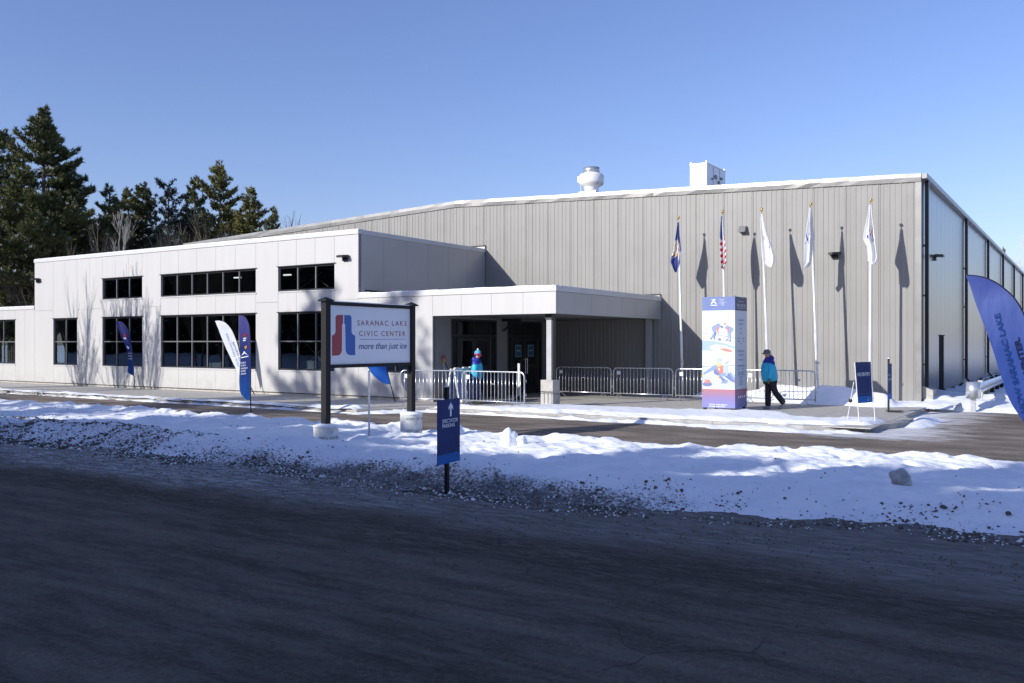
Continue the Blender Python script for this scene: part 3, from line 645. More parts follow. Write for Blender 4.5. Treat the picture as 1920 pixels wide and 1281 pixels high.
MB().box(ca_ - 0.115, ca_ + 0.115, cb_ - 0.115, cb_ + 0.115, 2.622, ZB - 0.003).box(ca_ + 0.102, ca_ + 0.13, cb_ - 0.06, cb_ + 0.10, 0.8, 2.62).build('column_head_dark_side', m_frame, can)  # bracket head; the dark strip gives the column's right side its shade
MB().box(7.25, 7.67, 0.15, 0.57, 0.395, 0.80).build('plinth', m_concrete, can)
g = MB(); g.box(7.257, 7.663, 0.157, 0.563, -0.01, 0.38)
for k in range(3): g.box(7.25 + 0.145 * k, 7.25 + 0.145 * k + 0.13, 0.148, 0.157, 0.0, 0.375)
for k in range(3): g.box(7.663, 7.672, 0.15 + 0.145 * k, 0.15 + 0.145 * k + 0.13, 0.0, 0.375)
g.build('plinth_base', m_concrete, can); MB().box(7.26, 7.66, 0.16, 0.56, 0.3805, 0.3945).build('plinth_joint', m_black, can)
MB().box(AC - 0.5, AC - 0.32, 7.4, 7.6, 0, ZB).build('rear_column', m_lside, can)

# ================================================================== ARENA HALL
hall = bthing('arena_hall', 'large hall clad in ribbed beige steel with low gable and glossy side wall', 'building')
BW = 7.68; A1 = 16.67; AR = A1 - 18.2; A0 = A1 - 36.4; ZE, ZRG = 7.25, 7.96
def roofz(a): return ZE + (ZRG - ZE) * (1 - abs(a - AR) / 18.2)
npan = 35; pw = (A1 - 0.18 - A0) / npan
for k in range(npan):
    p = A0 + k * pw; q = p + pw; prof = [(0.0, 0.0), (0.012, 0.022), (0.045, 0.022), (0.057, 0.0)]
    r5 = 6; xs = [(0.004, 0.0)]
    for j in range(r5):
        x = pw * (j + 0.5) / r5; wd = 0.030 if j % 2 else 0.018; dp = 0.013 if j % 2 else 0.007
        xs += [(x - wd - 0.008, 0), (x - wd, -dp), (x + wd, -dp), (x + wd + 0.008, 0)]
    xs += [(pw - 0.010, 0), (pw - 0.008, 0.014), (pw - 0.001, 0.014)]
    m = MB(); V = []; n = len(xs)
    for x, d in xs: V += [(p + x, BW + d, 0.06), (p + x, BW + d, roofz(p + x) - 0.26)]
    m.add(V, [(2 * i, 2 * i + 2, 2 * i + 3, 2 * i + 1) for i in range(n - 1)])
    m.build('wall_panel', m_arena, hall)
V = [(A0, BW + 0.035, 0), (A1 - 0.03, BW + 0.035, 0), (A1 - 0.03, BW + 0.035, ZE - 0.05), (AR, BW + 0.035, ZRG - 0.05), (A0, BW + 0.035, ZE - 0.05)]
MB().prism(V, (0, 0.15, 0)).build('gable_backing', m_arena, hall)
MB().box(A0, A1, BW - 0.02, BW + 0.03, -0.01, 0.055).build('base_trim', m_black, hall)
MB().box(A1 - 0.178, A1, BW - 0.03, BW + 0.034, 0.056, ZE - 0.26).build('corner_trim', m_trim, hall)
# gable trim in lengths, slightly dented like folded sheet
def rake(a0, a1, nseg):
    for k in range(nseg):
        p = a0 + (a1 - a0) * k / nseg; q = a0 + (a1 - a0) * (k + 1) / nseg; m = MB(); ns = 7; V = []
        for j in range(ns + 1):
            x = p + 0.003 + (q - p - 0.006) * j / ns; z = roofz(x); o_ = rng.normal(0, 0.004)
            V += [(x, BW - 0.05 + o_, z - 0.27), (x, BW - 0.062 + rng.normal(0, 0.006), z - 0.13), (x, BW - 0.05 + o_, z + 0.0), (x, BW + 0.12, z + 0.015), (x, BW - 0.02, z - 0.272)]
        F = []
        for j in range(ns):
            i = j * 5; k5 = (j + 1) * 5
            for s_ in ((0, 1), (1, 2), (2, 3), (4, 0)): F.append((i + s_[0], k5 + s_[0], k5 + s_[1], i + s_[1]))
        m.add(V, F); m.build('gable_trim', m_trim, hall)
rake(A0, AR, 5); rake(AR, A1, 6)
BE = 72.0
m = MB(); m.prism([(A0 - 0.1, BW + 0.12, ZE - 0.005), (AR, BW + 0.12, ZRG + 0.01), (AR, BW + 0.12, ZRG + 0.02), (A0 - 0.1, BW + 0.12, ZE + 0.004)], (0, BE - BW, 0)); m.prism([(AR, BW + 0.12, ZRG + 0.01), (A1 + 0.1, BW + 0.12, ZE - 0.005), (A1 + 0.1, BW + 0.12, ZE + 0.004), (AR, BW + 0.12, ZRG + 0.02)], (0, BE - BW, 0)); m.build('roof', m_trim, hall)
# glossy long side wall
np_ = 62; pl = (BE - BW) / np_; sme = None
for k in range(np_):
    b0 = BW + 0.03 + k * pl
    if sme is None: sme = MB().box(0, 0.04, 0.004, pl - 0.006, 0.1, ZE - 0.16).mesh('side_wall_panel', m_side)
    link('side_wall_panel', sme, hall, loc=(A1 - 0.04, b0, 0))
MB().box(A1 - 0.14, A1 - 0.045, BW + 0.2, BE, 0, ZE - 0.05).build('side_backing', m_black, hall)
MB().box(A1 - 0.05, A1 + 0.01, BW + 0.03, BE, -0.05, 0.098).build('side_base', m_concrete, hall)
g = MB(); g.box(A1 + 0.003, A1 + 0.15, BW - 0.02, BE, ZE - 0.17, ZE - 0.15); g.box(A1 + 0.13, A1 + 0.16, BW - 0.02, BE, ZE - 0.149, ZE - 0.005); g.box(A1 + 0.003, A1 + 0.13, BW - 0.02, BW + 0.0, ZE - 0.149, ZE - 0.02); g.build('gutter', m_trim, hall)
for bb in (8.15, 18.7, 27.9, 36.8, 45.5, 54.2, 62.5):
    d = MB(); d.box(A1 + 0.03, A1 + 0.14, bb, bb + 0.13, 0.45 if bb > 9 else 0.5, ZE - 0.172); d.prism([(A1 + 0.03, bb, 0.45), (A1 + 0.14, bb, 0.45), (A1 + 0.36, bb, 0.2), (A1 + 0.25, bb, 0.2)], (0, 0.13, 0)) if bb > 9 else None
    ds = d.build('downspout', m_black, hall)
    st = MB()
    for z in (1.2, 3.4, 5.0): st.box(A1 + 0.0, A1 + 0.028, bb - 0.05, bb + 0.18, z, z + 0.05)
    st.build('strap', m_black, ds)
MB().prism([(A1 + 0.003, 7.9, 0), (A1 + 0.3, 7.9, 0), (A1 + 0.3, 7.9, 0.42), (A1 + 0.003, 7.9, 0.55)], (0, 0.9, 0)).build('downspout_boot', m_concrete, hall)
MB().box(A1 + 0.002, A1 + 0.014, 11.55, 12.6, 0.02, 2.17).box(A1 + 0.002, A1 + 0.04, 11.5, 12.65, 2.172, 2.20).build('side_door', M('matt_black_door', (0.012, 0.012, 0.014), 0.9, spec=0.1), hall)
b_, z_ = walla(1751, 483, A1); wall_lamp(hall, (A1 + 0.01, b_, z_), R(90))
a_, z_ = wallb(1566, 479, BW); wall_lamp(hall, (a_, BW - 0.025, z_))
a_, z_ = wallb(1394, 431, BW); MB().prism([(a_ - 0.12, BW - 0.02, z_ - 0.1), (a_ - 0.12, BW - 0.02, z_ + 0.12), (a_ - 0.12, BW - 0.1, z_ + 0.12), (a_ - 0.12, BW - 0.24, z_ - 0.1)], (0.24, 0, 0)).build('vent_hood', m_trim, hall)
for (u0, u1, vz) in ((884, 911, 5.98), (1182, 1239, 3.72)):
    a0 = wallb(u0, HZ, BW)[0]; a1 = wallb(u1, HZ, BW)[0]; fl = MB().box(a0, a1, BW - 0.10, BW - 0.026, vz - 0.05, vz).build('roof_flashing', m_black, hall); MB().box(a0, a1, BW - 0.08, BW - 0.028, vz - 0.14, vz - 0.052).build('flashing_strip', m_coping, fl)

# rooftop machines
a, b = 2.67, 12.0; x, y = to_w(a, b); fan = thing('exhaust_fan', 'round white exhaust fan with open stack on the hall roof', 'roof fan', (x, y, roofz(a)), ANG)
m_ruw = M('white_machine', (0.8, 0.8, 0.8), 0.35, 0.1); m_rug = M('bare_sheet_metal', (0.5, 0.52, 0.55), 0.3, 0.7)
MB().box(-0.42, 0.42, -0.42, 0.42, -0.02, 0.75).build('curb_box', m_ruw, fan)
MB().lathe([(0.30, 0.75), (0.32, 0.95), (0.36, 1.0), (0.52, 1.08), (0.56, 1.2), (0.56, 1.45), (0.50, 1.55), (0.40, 1.58), (0.36, 1.6)], n=20).build('housing', m_ruw, fan, True)
MB().lathe([(0.36, 1.6), (0.36, 1.84), (0.34, 1.84), (0.34, 1.62)], n=20).build('stack', m_rug, fan, True)
MB().box(-0.64, -0.53, -0.1, 0.1, 1.25, 1.5).tube([(-0.58, 0, 1.25), (-0.5, 0, 0.7)], 0.015, 4).build('junction_box', m_ruw, fan)
MB().tube([(0.3, 0.1, 0.72), (0.75, 0.1, 0.55)], 0.04, 4).box(0.7, 0.78, 0.02, 0.18, 0.45, 0.62).build('bracket', m_mull, fan)
a, b = 7.0, 12.0; pA = wallb(1294, 306, b); pB = wallb(1325, 306, b); x, y = to_w(pA[0], b)
ru = thing('rooftop_unit', 'boxy white air handling unit on the hall roof near the corner', 'roof unit', (x, y, roofz(pA[0])), ANG)
W_ = pB[0] - pA[0]; zb_, zt_ = 0.5, pA[1] - roofz(pA[0])
MB().box(0, W_, 0, 2.2, zb_, zt_ - 0.08).build('cabinet', m_ruw, ru)
mm = MB()
for xx in (0.05, W_ - 0.05): mm.box(xx - 0.03, xx + 0.03, 0.05, 0.15, -0.03, zb_ - 0.002); mm.box(xx - 0.03, xx + 0.03, 2.0, 2.1, -0.03, zb_ - 0.002)
mm.build('stand', m_mull, ru)
MB().box(-0.02, W_ + 0.02, -0.02, 2.22, zt_ - 0.078, zt_ - 0.05).box(0, 0.05, 0, 0.05, zt_ - 0.048, zt_ + 0.03).box(W_ - 0.05, W_, 0, 0.05, zt_ - 0.048, zt_ + 0.03).box(W_ - 0.05, W_, 2.1, 2.15, zt_ - 0.048, zt_ + 0.03).build('lid', m_ruw, ru)
mm = MB()
for (y0, y1, z0, z1) in ((0.9, 1.1, 1.15, 1.3), (1.3, 1.45, 1.0, 1.1), (0.55, 0.65, 1.05, 1.12), (1.6, 1.75, 1.2, 1.3)): mm.box(W_ + 0.002, W_ + 0.05, y0, y1, z0, z1)
for y0 in (0.75, 1.5): mm.box(W_ + 0.002, W_ + 0.01, y0, y0 + 0.02, zb_ + 0.05, zt_ - 0.12)
mm.build('service_fitting', m_mull, ru)
MB().prism([(0.1, 2.21, zb_ + 0.6), (0.1, 2.9, zb_ + 0.35), (0.1, 2.9, zb_ + 0.1), (0.1, 2.21, zb_)], (W_ - 0.15, 0, 0)).build('intake_hood', m_rug, ru)

# ================================================================== CIVIC CENTER SIGN
P0 = at(611, 644, 17.0); ANG2 = math.atan2(E2[1], E2[0]); pa_, pb_ = PED[0]
sg = thing('civic_center_sign', 'large framed sign lettered SARANAC LAKE CIVIC CENTER on two black posts', 'sign', (P0.x, P0.y, 0), ANG2)
LS = 2.54
for i, x in enumerate((0, LS)):
    MB().box(x - 0.064, x + 0.064, -0.064, 0.064, 0.30, 2.70).build('post', m_post, sg)
    c = MB(); c.add([(x - .11, -.11, 2.70), (x + .11, -.11, 2.70), (x + .11, .11, 2.70), (x - .11, .11, 2.70), (x - .11, -.11, 2.725), (x + .11, -.11, 2.725), (x + .11, .11, 2.725), (x - .11, .11, 2.725), (x, 0, 2.79)], [(0, 3, 2, 1), (0, 1, 5, 4), (1, 2, 6, 5), (2, 3, 7, 6), (3, 0, 4, 7), (4, 5, 8), (5, 6, 8), (6, 7, 8), (7, 4, 8)])
    c.build('post_cap', m_post, sg)
    z0 = -0.12 if i else -0.06; zt = 0.385 if i else 0.315; rr = 0.235
    MB().lathe([(rr, z0 - 0.1), (rr, zt)], (x, 0, 0), 28).build('footing', M('cardboard_form', (0.62, 0.62, 0.60), 0.7, var=0.2, sc=8), sg)
    MB().lathe([(rr + 0.012, zt + 0.001), (rr + 0.006, zt + 0.022), (rr * 0.6, zt + 0.05), (0.02, zt + 0.06)], (x, 0, 0), 24).build('snow_cap', m_snow, sg, True)
MB().box(0.066, LS - 0.066, -0.05, 0.05, 2.635, 2.70).build('top_rail', m_post, sg)
MB().box(0.066, LS - 0.066, -0.05, 0.05, 1.425, 1.49).build('bottom_rail', m_post, sg)
MB().box(0.066, LS - 0.066, -0.02, 0.02, 1.492, 2.633).build('sign_panel', m_signw, sg)
MB().box(0.08, LS - 0.08, -0.045, 0.045, 2.701, 2.718).build('snow_cap', m_snow, sg)
MB().prism([(LS - 0.078, -0.02, 1.42), (LS - 0.078, 0.02, 1.42), (LS - 0.24, 0.02, 1.42), (LS - 0.24, -0.02, 1.42)], (0, 0, -0.001)).prism([(LS - 0.078, -0.02, 1.42), (LS - 0.2, -0.02, 1.42), (LS - 0.078, -0.02, 1.25)], (0, 0.04, 0)).build('bracket', m_post, sg)
def sp(zx, zy): return on_plane(590 + zx / 8.005, 550 + zy / 8.005, (P0.x + 0.02 * E1[0], P0.y + 0.02 * E1[1]), ANG2)
yF = -0.0225
def smoothpoly(pts): return [sp(*p) for p in pts]
def arc(cx, cy, rx, ry, a0, a1, n=8): return [(cx + rx * math.cos(R(a0 + (a1 - a0) * k / n)), cy - ry * math.sin(R(a0 + (a1 - a0) * k / n))) for k in range(n + 1)]
redp = [(425, 325)] + arc(355, 365, 42, 40, 90, 180) + [(313, 570)] + arc(262, 570, 51, 62, 0, -70)[1:] + [(259, 637), (260, 937), (330, 937)] + arc(330, 855, 78, 82, -90, 0) + [(410, 470), (425, 450)]
blup = [(443, 327)] + arc(510, 367, 42, 40, 90, 0) + [(553, 560)] + arc(605, 570, 52, 62, 180, 250)[1:] + [(607, 637), (607, 928), (540, 930)] + arc(540, 850, 76, 80, -90, -180) + [(458, 470), (443, 450)]
MB().flat(smoothpoly(redp)[::-1], yF).build('emblem', m_red, sg); MB().flat(smoothpoly(blup), yF).build('emblem', m_blue, sg)
MB().flat(smoothpoly([(672, 692), (1358, 686), (1358, 692), (672, 698)]), yF).build('rule', m_blue, sg)
m_wine = M('wine_print', (0.30, 0.05, 0.075), 0.5, var=0)
for s_, x0, x1, yy in (('SARANAC', 640, 1103, 486), ('LAKE', 1160, 1383, 490), ('CIVIC', 665, 943, 643), ('CENTER', 1000, 1360, 643)): text_part(sg, s_, sp(x0, yy - 2), sp(x1, yy + 1), 0.104, yF, m_wine, space=1.35, bold=0.004)
text_part(sg, 'more than just ice', sp(660, 838), sp(1380, 830), 0.125, yF, m_txtblue, shear=0.25, bold=0.012)
m_pr = M('dark_stencil', (0.08, 0.085, 0.09), 0.7, var=0)
def curved_text(par, body, c, r, phi0, phi1, z, h):
    o = text_part(par, body, (0, 0), (1, 0), h, 0, m_pr, 'stencil'); me = o.data
    for v in me.vertices:
        ph = phi0 + (phi1 - phi0) * v.co.x; zz = v.co.z; v.co = Vector((c + r * math.cos(ph), r * math.sin(ph), z + zz))
for (x, zz, t_) in ((LS, 0.27, 'WHITE CAP   WHITE CAP'), (LS, 0.02, 'WHITE CAP   WHITE CAP'), (0, 0.09, 'WHITE CAP   WHITE CAP')):
    curved_text(sg, t_, x, 0.237, R(-170), R(-5), zz, 0.05)
MB().lathe([(0.018, bank_z(*gb(692, 820, 0)) - 0.05), (0.022, 1.34), (0.03, 1.35), (0.026, 1.38), (0.01, 1.39)], n=10).build('steel_stake', m_galv, None, True, loc=tuple(ground(692, 820, 0.0)))
tag(COL.objects['steel_stake'], 'bare grey steel pipe standing in the snow behind the civic sign', 'pipe')

# ================================================================== BOARD SIGNS ON POSTS
def board_sign(label, base, ang, w, z0, z1, ptop, name='road_sign'):
    t = thing(name, label, 'sign', (base.x, base.y, 0), ang)
    MB().box(-0.028, 0.028, 0.004, 0.05, base.z - 0.1, ptop).build('post', m_post, t)
    MB().box(-0.03, 0.03, 0.002, 0.052, ptop + 0.001, ptop + 0.018).build('snow_cap', m_snow, t)
    MB().box(-w / 2, w / 2, -0.008, 0.003, z0, z1).build('board', m_navy, t)
    MB().box(-w / 2 + 0.001, w / 2 - 0.001, -0.010, -0.0085, z0 + 0.001, z0 + (z1 - z0) * 0.15).build('colour_band', m_azure, t)
    return t
bp = at(841, 644, 12.0); ab, bb = to_b(bp.x, bp.y); bp.z = bank_z(ab, bb)
m_bright = M('reflective_white', (0.9, 0.9, 0.92), 0.5, var=0); spk = board_sign('tall blue board lettered SPECTATOR PARKING under a white arrow', bp, math.atan2(0.90, 0.435), 0.60, 0.29, 1.15, 1.31)
def q7(zx, zy): return on_plane(810 + zx / 6.74, 730 + zy / 6.74, (bp.x, bp.y), math.atan2(0.90, 0.435))
text_part(spk, 'SPECTATOR', q7(122, 432), q7(318, 402), 0.049, -0.012, m_bright, bold=0.014); text_part(spk, 'PARKING', q7(122, 492), q7(277, 465), 0.049, -0.012, m_bright, bold=0.014)
ac = q7(228, 340); ax = ac[0]; MB().flat([(ax - .022, ac[1]), (ax + .022, ac[1]), (ax + .022, ac[1] + .11), (ax + .06, ac[1] + .085), (ax + .06, ac[1] + .13), (ax, ac[1] + .19), (ax - .06, ac[1] + .13), (ax - .06, ac[1] + .085), (ax - .022, ac[1] + .11)], -0.012).build('arrow', m_print_w, spk)
m_splash = M('mud_splash', (0.03, 0.04, 0.035), 0.8, var=0)
mm = MB(); r_ = random.Random(4)
for k in range(90):
    x = r_.uniform(-0.28, 0.28); z = 0.30 + abs(r_.gauss(0, 0.22)); s_ = r_.uniform(0.003, 0.011)
    if x > 0.05 or r_.random() < 0.3: mm.flat([(x - s_, z), (x, z - s_ * 1.4), (x + s_, z), (x, z + s_ * 1.4)], -0.0125)
mm.build('mud_speckle', m_splash, spk)
bp2 = ground(1668, 773, 0.0); s2 = board_sign('blue board on a dark post seen nearly edge on beside the kerb end', bp2, ANG2, 0.56, 0.36, 1.34, 1.48)
for k, (s_, z) in enumerate((('NO', 1.0), ('ENTRY', 0.88), ('AHEAD', 0.76))): text_part(s2, s_, (-0.2, z), (-0.2 + 0.09 * len(s_), z), 0.06, -0.012, m_print_w) if k < 2 else None
MB().box(-0.2, 0.2, -0.2, 0.2, 0.0, 0.015).build('base_plate', m_black, s2, loc=(0.12, -0.1, 0.03))
# NO ENTRY easel
fL = ground(1611, 797, 0.0); fR = ground(1650, 792, 0.0); ane = math.atan2(fR.y - fL.y, fR.x - fL.x); WB = 0.74
ne = thing('easel_sign', 'blue NO ENTRY panel hanging on a thin white tripod easel', 'sign', (fL.x, fL.y, 0), ane)
tilt = 0.10
MB().tube([(0.0, 0, 0.02), (-0.02, 0.10, 1.46)], 0.011, 6).build('leg', m_pole, ne); MB().tube([(WB + 0.06, 0, 0.02), (WB + 0.02, 0.10, 1.46)], 0.011, 6).build('leg', m_pole, ne)
MB().tube([(-0.02, 0.12, 1.0), (0.50, 0.55, 0.05)], 0.011, 6).build('leg', m_pole, ne); MB().tube([(0.24, 0.34, 0.55), (WB + 0.02, 0.08, 0.45)], 0.006, 5).build('brace', m_pole, ne); MB().box(0.2, 0.26, 0.3, 0.36, 0.5, 0.58).build('clamp', m_black, ne)
bd = MB(); bd.prism([(0.0, 0.03, 0.50), (WB, 0.03, 0.50), (WB, 0.09, 1.46), (0.0, 0.09, 1.46)], (0, 0.008, 0)); bdo = bd.build('banner_board', m_navy, ne)
def neq(x, z, e=0.002): return (x, 0.03 + 0.06 * (z - 0.5) / 0.96 - e, z)
MB().add([neq(0.002, 0.502), neq(WB - 0.002, 0.502), neq(WB - 0.002, 0.66), neq(0.002, 0.66)], [(0, 1, 2, 3)]).build('colour_band', m_azure, ne)
def netext(s_, x0, x1, z, h):
    o = text_part(ne, s_, (x0, z), (x1, z), h, 0, m_print_w, bold=0.02)
    for v in o.data.vertices: v.co.y = 0.03 + 0.06 * (v.co.z - 0.5) / 0.96 - 0.003
netext('NO ENTRY', 0.06, 0.67, 1.13, 0.085)
bo = MB(); m_bord = M('pattern_blue', (0.10, 0.15, 0.32), 0.6, var=0)
for k in range(14):
    x = 0.03 + k * 0.05; bo.add([neq(x, 0.70), neq(x + 0.02, 0.70), neq(x + 0.02, 0.72), neq(x, 0.72)], [(0, 1, 2, 3)]); bo.add([neq(x, 1.38), neq(x + 0.02, 1.38), neq(x + 0.02, 1.40), neq(x, 1.40)], [(0, 1, 2, 3)])
for k in range(18): z = 0.72 + k * 0.037; bo.add([neq(0.04, z), neq(0.05, z), neq(0.05, z + 0.02), neq(0.04, z + 0.02)], [(0, 1, 2, 3)])
bo.build('printed_border', m_bord, ne)
bo = MB()
for x in (0.48, 0.61): bo.add([neq(x, 0.54), neq(x + 0.05, 0.54), neq(x + 0.04, 0.58), neq(x + 0.06, 0.62), neq(x + 0.03, 0.63), neq(x + 0.01, 0.59)], [(0, 1, 2, 3, 4, 5)])
bo.build('small_emblem', m_print_w, ne)

# ================================================================== POSTER TOWER
tc_ = ground(1378, 773, 0.0); ta, tb = to_b(tc_.x, tc_.y); TWW = 0.945; ta -= TWW; tx_, ty_ = to_w(ta, tb)
tw = thing('poster_tower', 'tall square advertising tower printed with curling players', 'display', (tx_, ty_, 0.0), ANG); tw.scale = (TWW, 1, 1)
HT = 3.19
def ramp_mat(name, z0, z1, cols):
    t = NT(name); tcn = t.n('ShaderNodeTexCoord'); sp_ = t.n('ShaderNodeSeparateXYZ'); t.l(tcn.outputs['Object'], sp_.inputs[0])
    mr = t.n('ShaderNodeMapRange'); mr.inputs[1].default_value = z0; mr.inputs[2].default_value = z1; t.l(sp_.outputs[2], mr.inputs[0])
    t.set(color=t.ramp(mr.outputs[0], cols), rough=0.5); return t.m
m_tw = ramp_mat('poster_field', 0.6, 2.9, [(0, (0.56, 0.60, 0.68)), (1, (0.60, 0.65, 0.72))])
m_thd = M('poster_header', (0.11, 0.16, 0.37), 0.45); m_tft = ramp_mat('poster_footer', 0.1, 0.66, [(0.0, (0.17, 0.19, 0.46)), (0.5, (0.21, 0.16, 0.34)), (1.0, (0.40, 0.14, 0.13))])
m_tsh = M('poster_side_header', (0.035, 0.05, 0.15), 0.45)
MB().box(0, 1.0, 0, 1.0, 0.10, HT).build('cabinet', m_tw, tw)
MB().box(-0.004, 1.004, -0.004, 0, 2.82, HT + 0.01).box(1.0, 1.004, 0, 1.004, 2.82, HT + 0.01).box(0, 1, 0, 1, HT + 0.001, HT + 0.01).build('header_band', [m_thd], tw)
MB().box(1.0045, 1.006, -0.003, 1.003, 2.82, HT + 0.009).build('side_header', m_tsh, tw)
MB().box(-0.004, 1.004, -0.004, 0, 0.10, 0.62).box(1.0, 1.004, 0, 1.004, 0.10, 0.62).build('footer_band', m_tft, tw)
for x, y in ((0.06, 0.06), (0.94, 0.06), (0.94, 0.94), (0.06, 0.94)): MB().box(x - 0.04, x + 0.04, y - 0.04, y + 0.04, -0.01, 0.099).build('foot', m_black, tw)
kn = MB()
for x, y in ((0.1, 0.0), (0.97, 0.03), (0.97, 0.9)): kn.box(x - 0.015, x + 0.015, y, y + 0.03, HT + 0.011, HT + 0.03)
kn.build('corner_clip', m_black, tw)
# printed scene; front coordinates from the enlargements
def fc(zx, zy, which):
    u = 1310 + zx / 10.68; v = (550 if which == 0 else 660) + zy / 10.68
    q_ = on_plane(u, v, (tx_, ty_), ANG); return (q_[0] / TWW, q_[1])
def ell(cx, cy, rx, ry, wh, n=20, rot=0): return [fc(cx + rx * math.cos(q) * math.cos(rot) - ry * math.sin(q) * math.sin(rot), cy + rx * math.cos(q) * math.sin(rot) + ry * math.sin(q) * math.cos(rot), wh) for q in [2 * math.pi * k / n for k in range(n)]]
def limb(p, q, w0, w1, wh):
    dx, dy = q[0] - p[0], q[1] - p[1]; L = math.hypot(dx, dy); nx, ny = -dy / L, dx / L
    pts = []
    for k in range(7): t = math.atan2(ny, nx) + math.pi * k / 6; pts.append((p[0] + w0 * math.cos(t), p[1] + w0 * math.sin(t)))
    for k in range(7): t = math.atan2(-ny, -nx) + math.pi * k / 6; pts.append((q[0] + w1 * math.cos(t), q[1] + w1 * math.sin(t)))
    return [fc(a, b, wh) for a, b in pts]
cc = {k: M('ink_' + k, tuple(x * 0.74 for x in c), 0.5, var=0) for k, c in dict(sky=(0.50, 0.62, 0.83), pale=(0.60, 0.70, 0.86), steel=(0.28, 0.38, 0.66), deep=(0.17, 0.22, 0.48), coral=(0.72, 0.24, 0.18), yellow=(0.82, 0.63, 0.30), white=(0.78, 0.82, 0.88), slate=(0.16, 0.2, 0.3), grey=(0.45, 0.48, 0.56), ice=(0.42, 0.57, 0.82)).items()}
inks = list(cc.values()); ik = {k: i for i, k in enumerate(cc)}
pr = MB(); lay = [0]
def P(pts, c):
    lay[0] += 1; pts = [(min(max(a, 0.002), 0.998), b) for a, b in pts]
    pr.flat(pts, -0.0008 - 0.0002 * lay[0], ik[c])
def PP(l, c, wh): P([fc(a, b, wh) for a, b in l], c)
# ice, rings, lines
PP([(62, 940), (300, 955), (560, 1010), (735, 1070), (735, 1110), (500, 1060), (420, 1170), (62, 1140)], 'ice', 0)
P(ell(440, 1110, 220, 75, 0, rot=0.14), 'white'); P(ell(560, 1140, 125, 26, 0, rot=0.2), 'coral')
PP([(62, 790), (735, 885), (735, 893), (62, 798)], 'slate', 0)
# left sweeper
P(limb((395, 650), (305, 700), 45, 48, 0), 'steel'); P(limb((300, 700), (330, 800), 42, 28, 0), 'steel'); P(limb((330, 800), (255, 900), 24, 16, 0), 'steel'); P(limb((340, 790), (310, 890), 22, 14, 0), 'deep')
P(limb((240, 905), (262, 920), 12, 12, 0), 'slate'); P(limb((305, 895), (330, 920), 12, 12, 0), 'slate'); P(limb((390, 690), (375, 740), 24, 20, 0), 'coral'); P(limb((378, 740), (395, 810), 16, 10, 0), 'coral'); P(ell(465, 676, 25, 27, 0), 'slate'); P(limb((395, 620), (430, 660), 20, 22, 0), 'steel')
P(limb((397, 815), (405, 905), 4, 4, 0), 'grey'); P(ell(420, 930, 38, 20, 0), 'deep'); P(ell(420, 905, 22, 8, 0), 'coral')
# right sweeper
P(limb((560, 680), (655, 725), 42, 44, 0), 'steel'); P(limb((655, 730), (600, 810), 40, 26, 0), 'steel'); P(limb((600, 810), (590, 920), 22, 14, 0), 'grey'); P(limb((630, 800), (640, 940), 20, 13, 0), 'steel'); P(limb((550, 940), (585, 935), 12, 12, 0), 'slate'); P(limb((610, 955), (645, 955), 12, 12, 0), 'slate')
P(limb((590, 700), (590, 780), 22, 14, 0), 'coral'); P(ell(530, 640, 27, 32, 0), 'white'); P(ell(530, 614, 28, 18, 0), 'coral'); P(limb((560, 800), (515, 940), 4, 4, 0), 'grey'); P(limb((480, 955), (515, 960), 8, 8, 0), 'grey')
# lower half: sliding curler
PP([(62, 285), (735, 270), (735, 277), (62, 293)], 'slate', 1)
PP([(62, 460), (735, 440), (735, 735), (400, 690), (62, 660)], 'pale', 1)
P(limb((570, 430), (735, 600), 30, 28, 1), 'coral'); P(limb((560, 460), (690, 560), 50, 45, 1), 'deep'); P(limb((640, 430), (720, 550), 24, 26, 1), 'steel'); P(limb((350, 400), (400, 440), 52, 40, 1), 'deep')
P(limb((340, 300), (110, 430), 42, 22, 1), 'steel'); P(ell(85, 475, 35, 28, 1), 'yellow'); P(limb((430, 330), (470, 400), 75, 60, 1), 'coral'); P(limb((540, 300), (540, 440), 45, 45, 1), 'sky'); P(limb((520, 450), (400, 490), 34, 24, 1), 'steel'); P(limb((440, 520), (540, 600), 30, 36, 1), 'deep'); P(limb((570, 590), (470, 620), 26, 18, 1), 'steel')
P(ell(380, 500, 36, 30, 1), 'yellow'); PP([(330, 540), (440, 530), (470, 580), (400, 620), (310, 570)], 'white', 1); P(limb((400, 210), (410, 260), 50, 46, 1), 'yellow'); P(ell(412, 165, 58, 48, 1), 'sky'); PP([(400, 320), (430, 330), (415, 390), (395, 350)], 'white', 1); P(limb((600, 188), (530, 240), 5, 5, 1), 'slate')
P(ell(175, 645, 95, 45, 1), 'deep'); P(ell(175, 605, 70, 20, 1), 'coral'); P(limb((130, 560), (220, 575), 14, 14, 1), 'coral')
pr.build('printed_scene', inks, tw)
tp = (lambda zx, zy, wh: fc(zx, zy, wh))
text_part(tw, 'HOW SARANAC', tp(212, 1058, 1), tp(575, 1075, 1), 0.033, -0.007, m_print_w, bold=0.008); text_part(tw, 'DOES WINTER.', tp(212, 1098, 1), tp(538, 1112, 1), 0.033, -0.007, m_print_w, bold=0.008)
for k, s_ in enumerate(('FISU', 'WORLD', 'UNIVERSITY', 'GAMES', 'WINTER')): text_part(tw, s_, tp(438, 135 + 27 * k, 0), tp(438 + [78, 65, 115, 75, 82][k], 135 + 27 * k, 0), 0.019, -0.007, m_print_w)
em = MB()
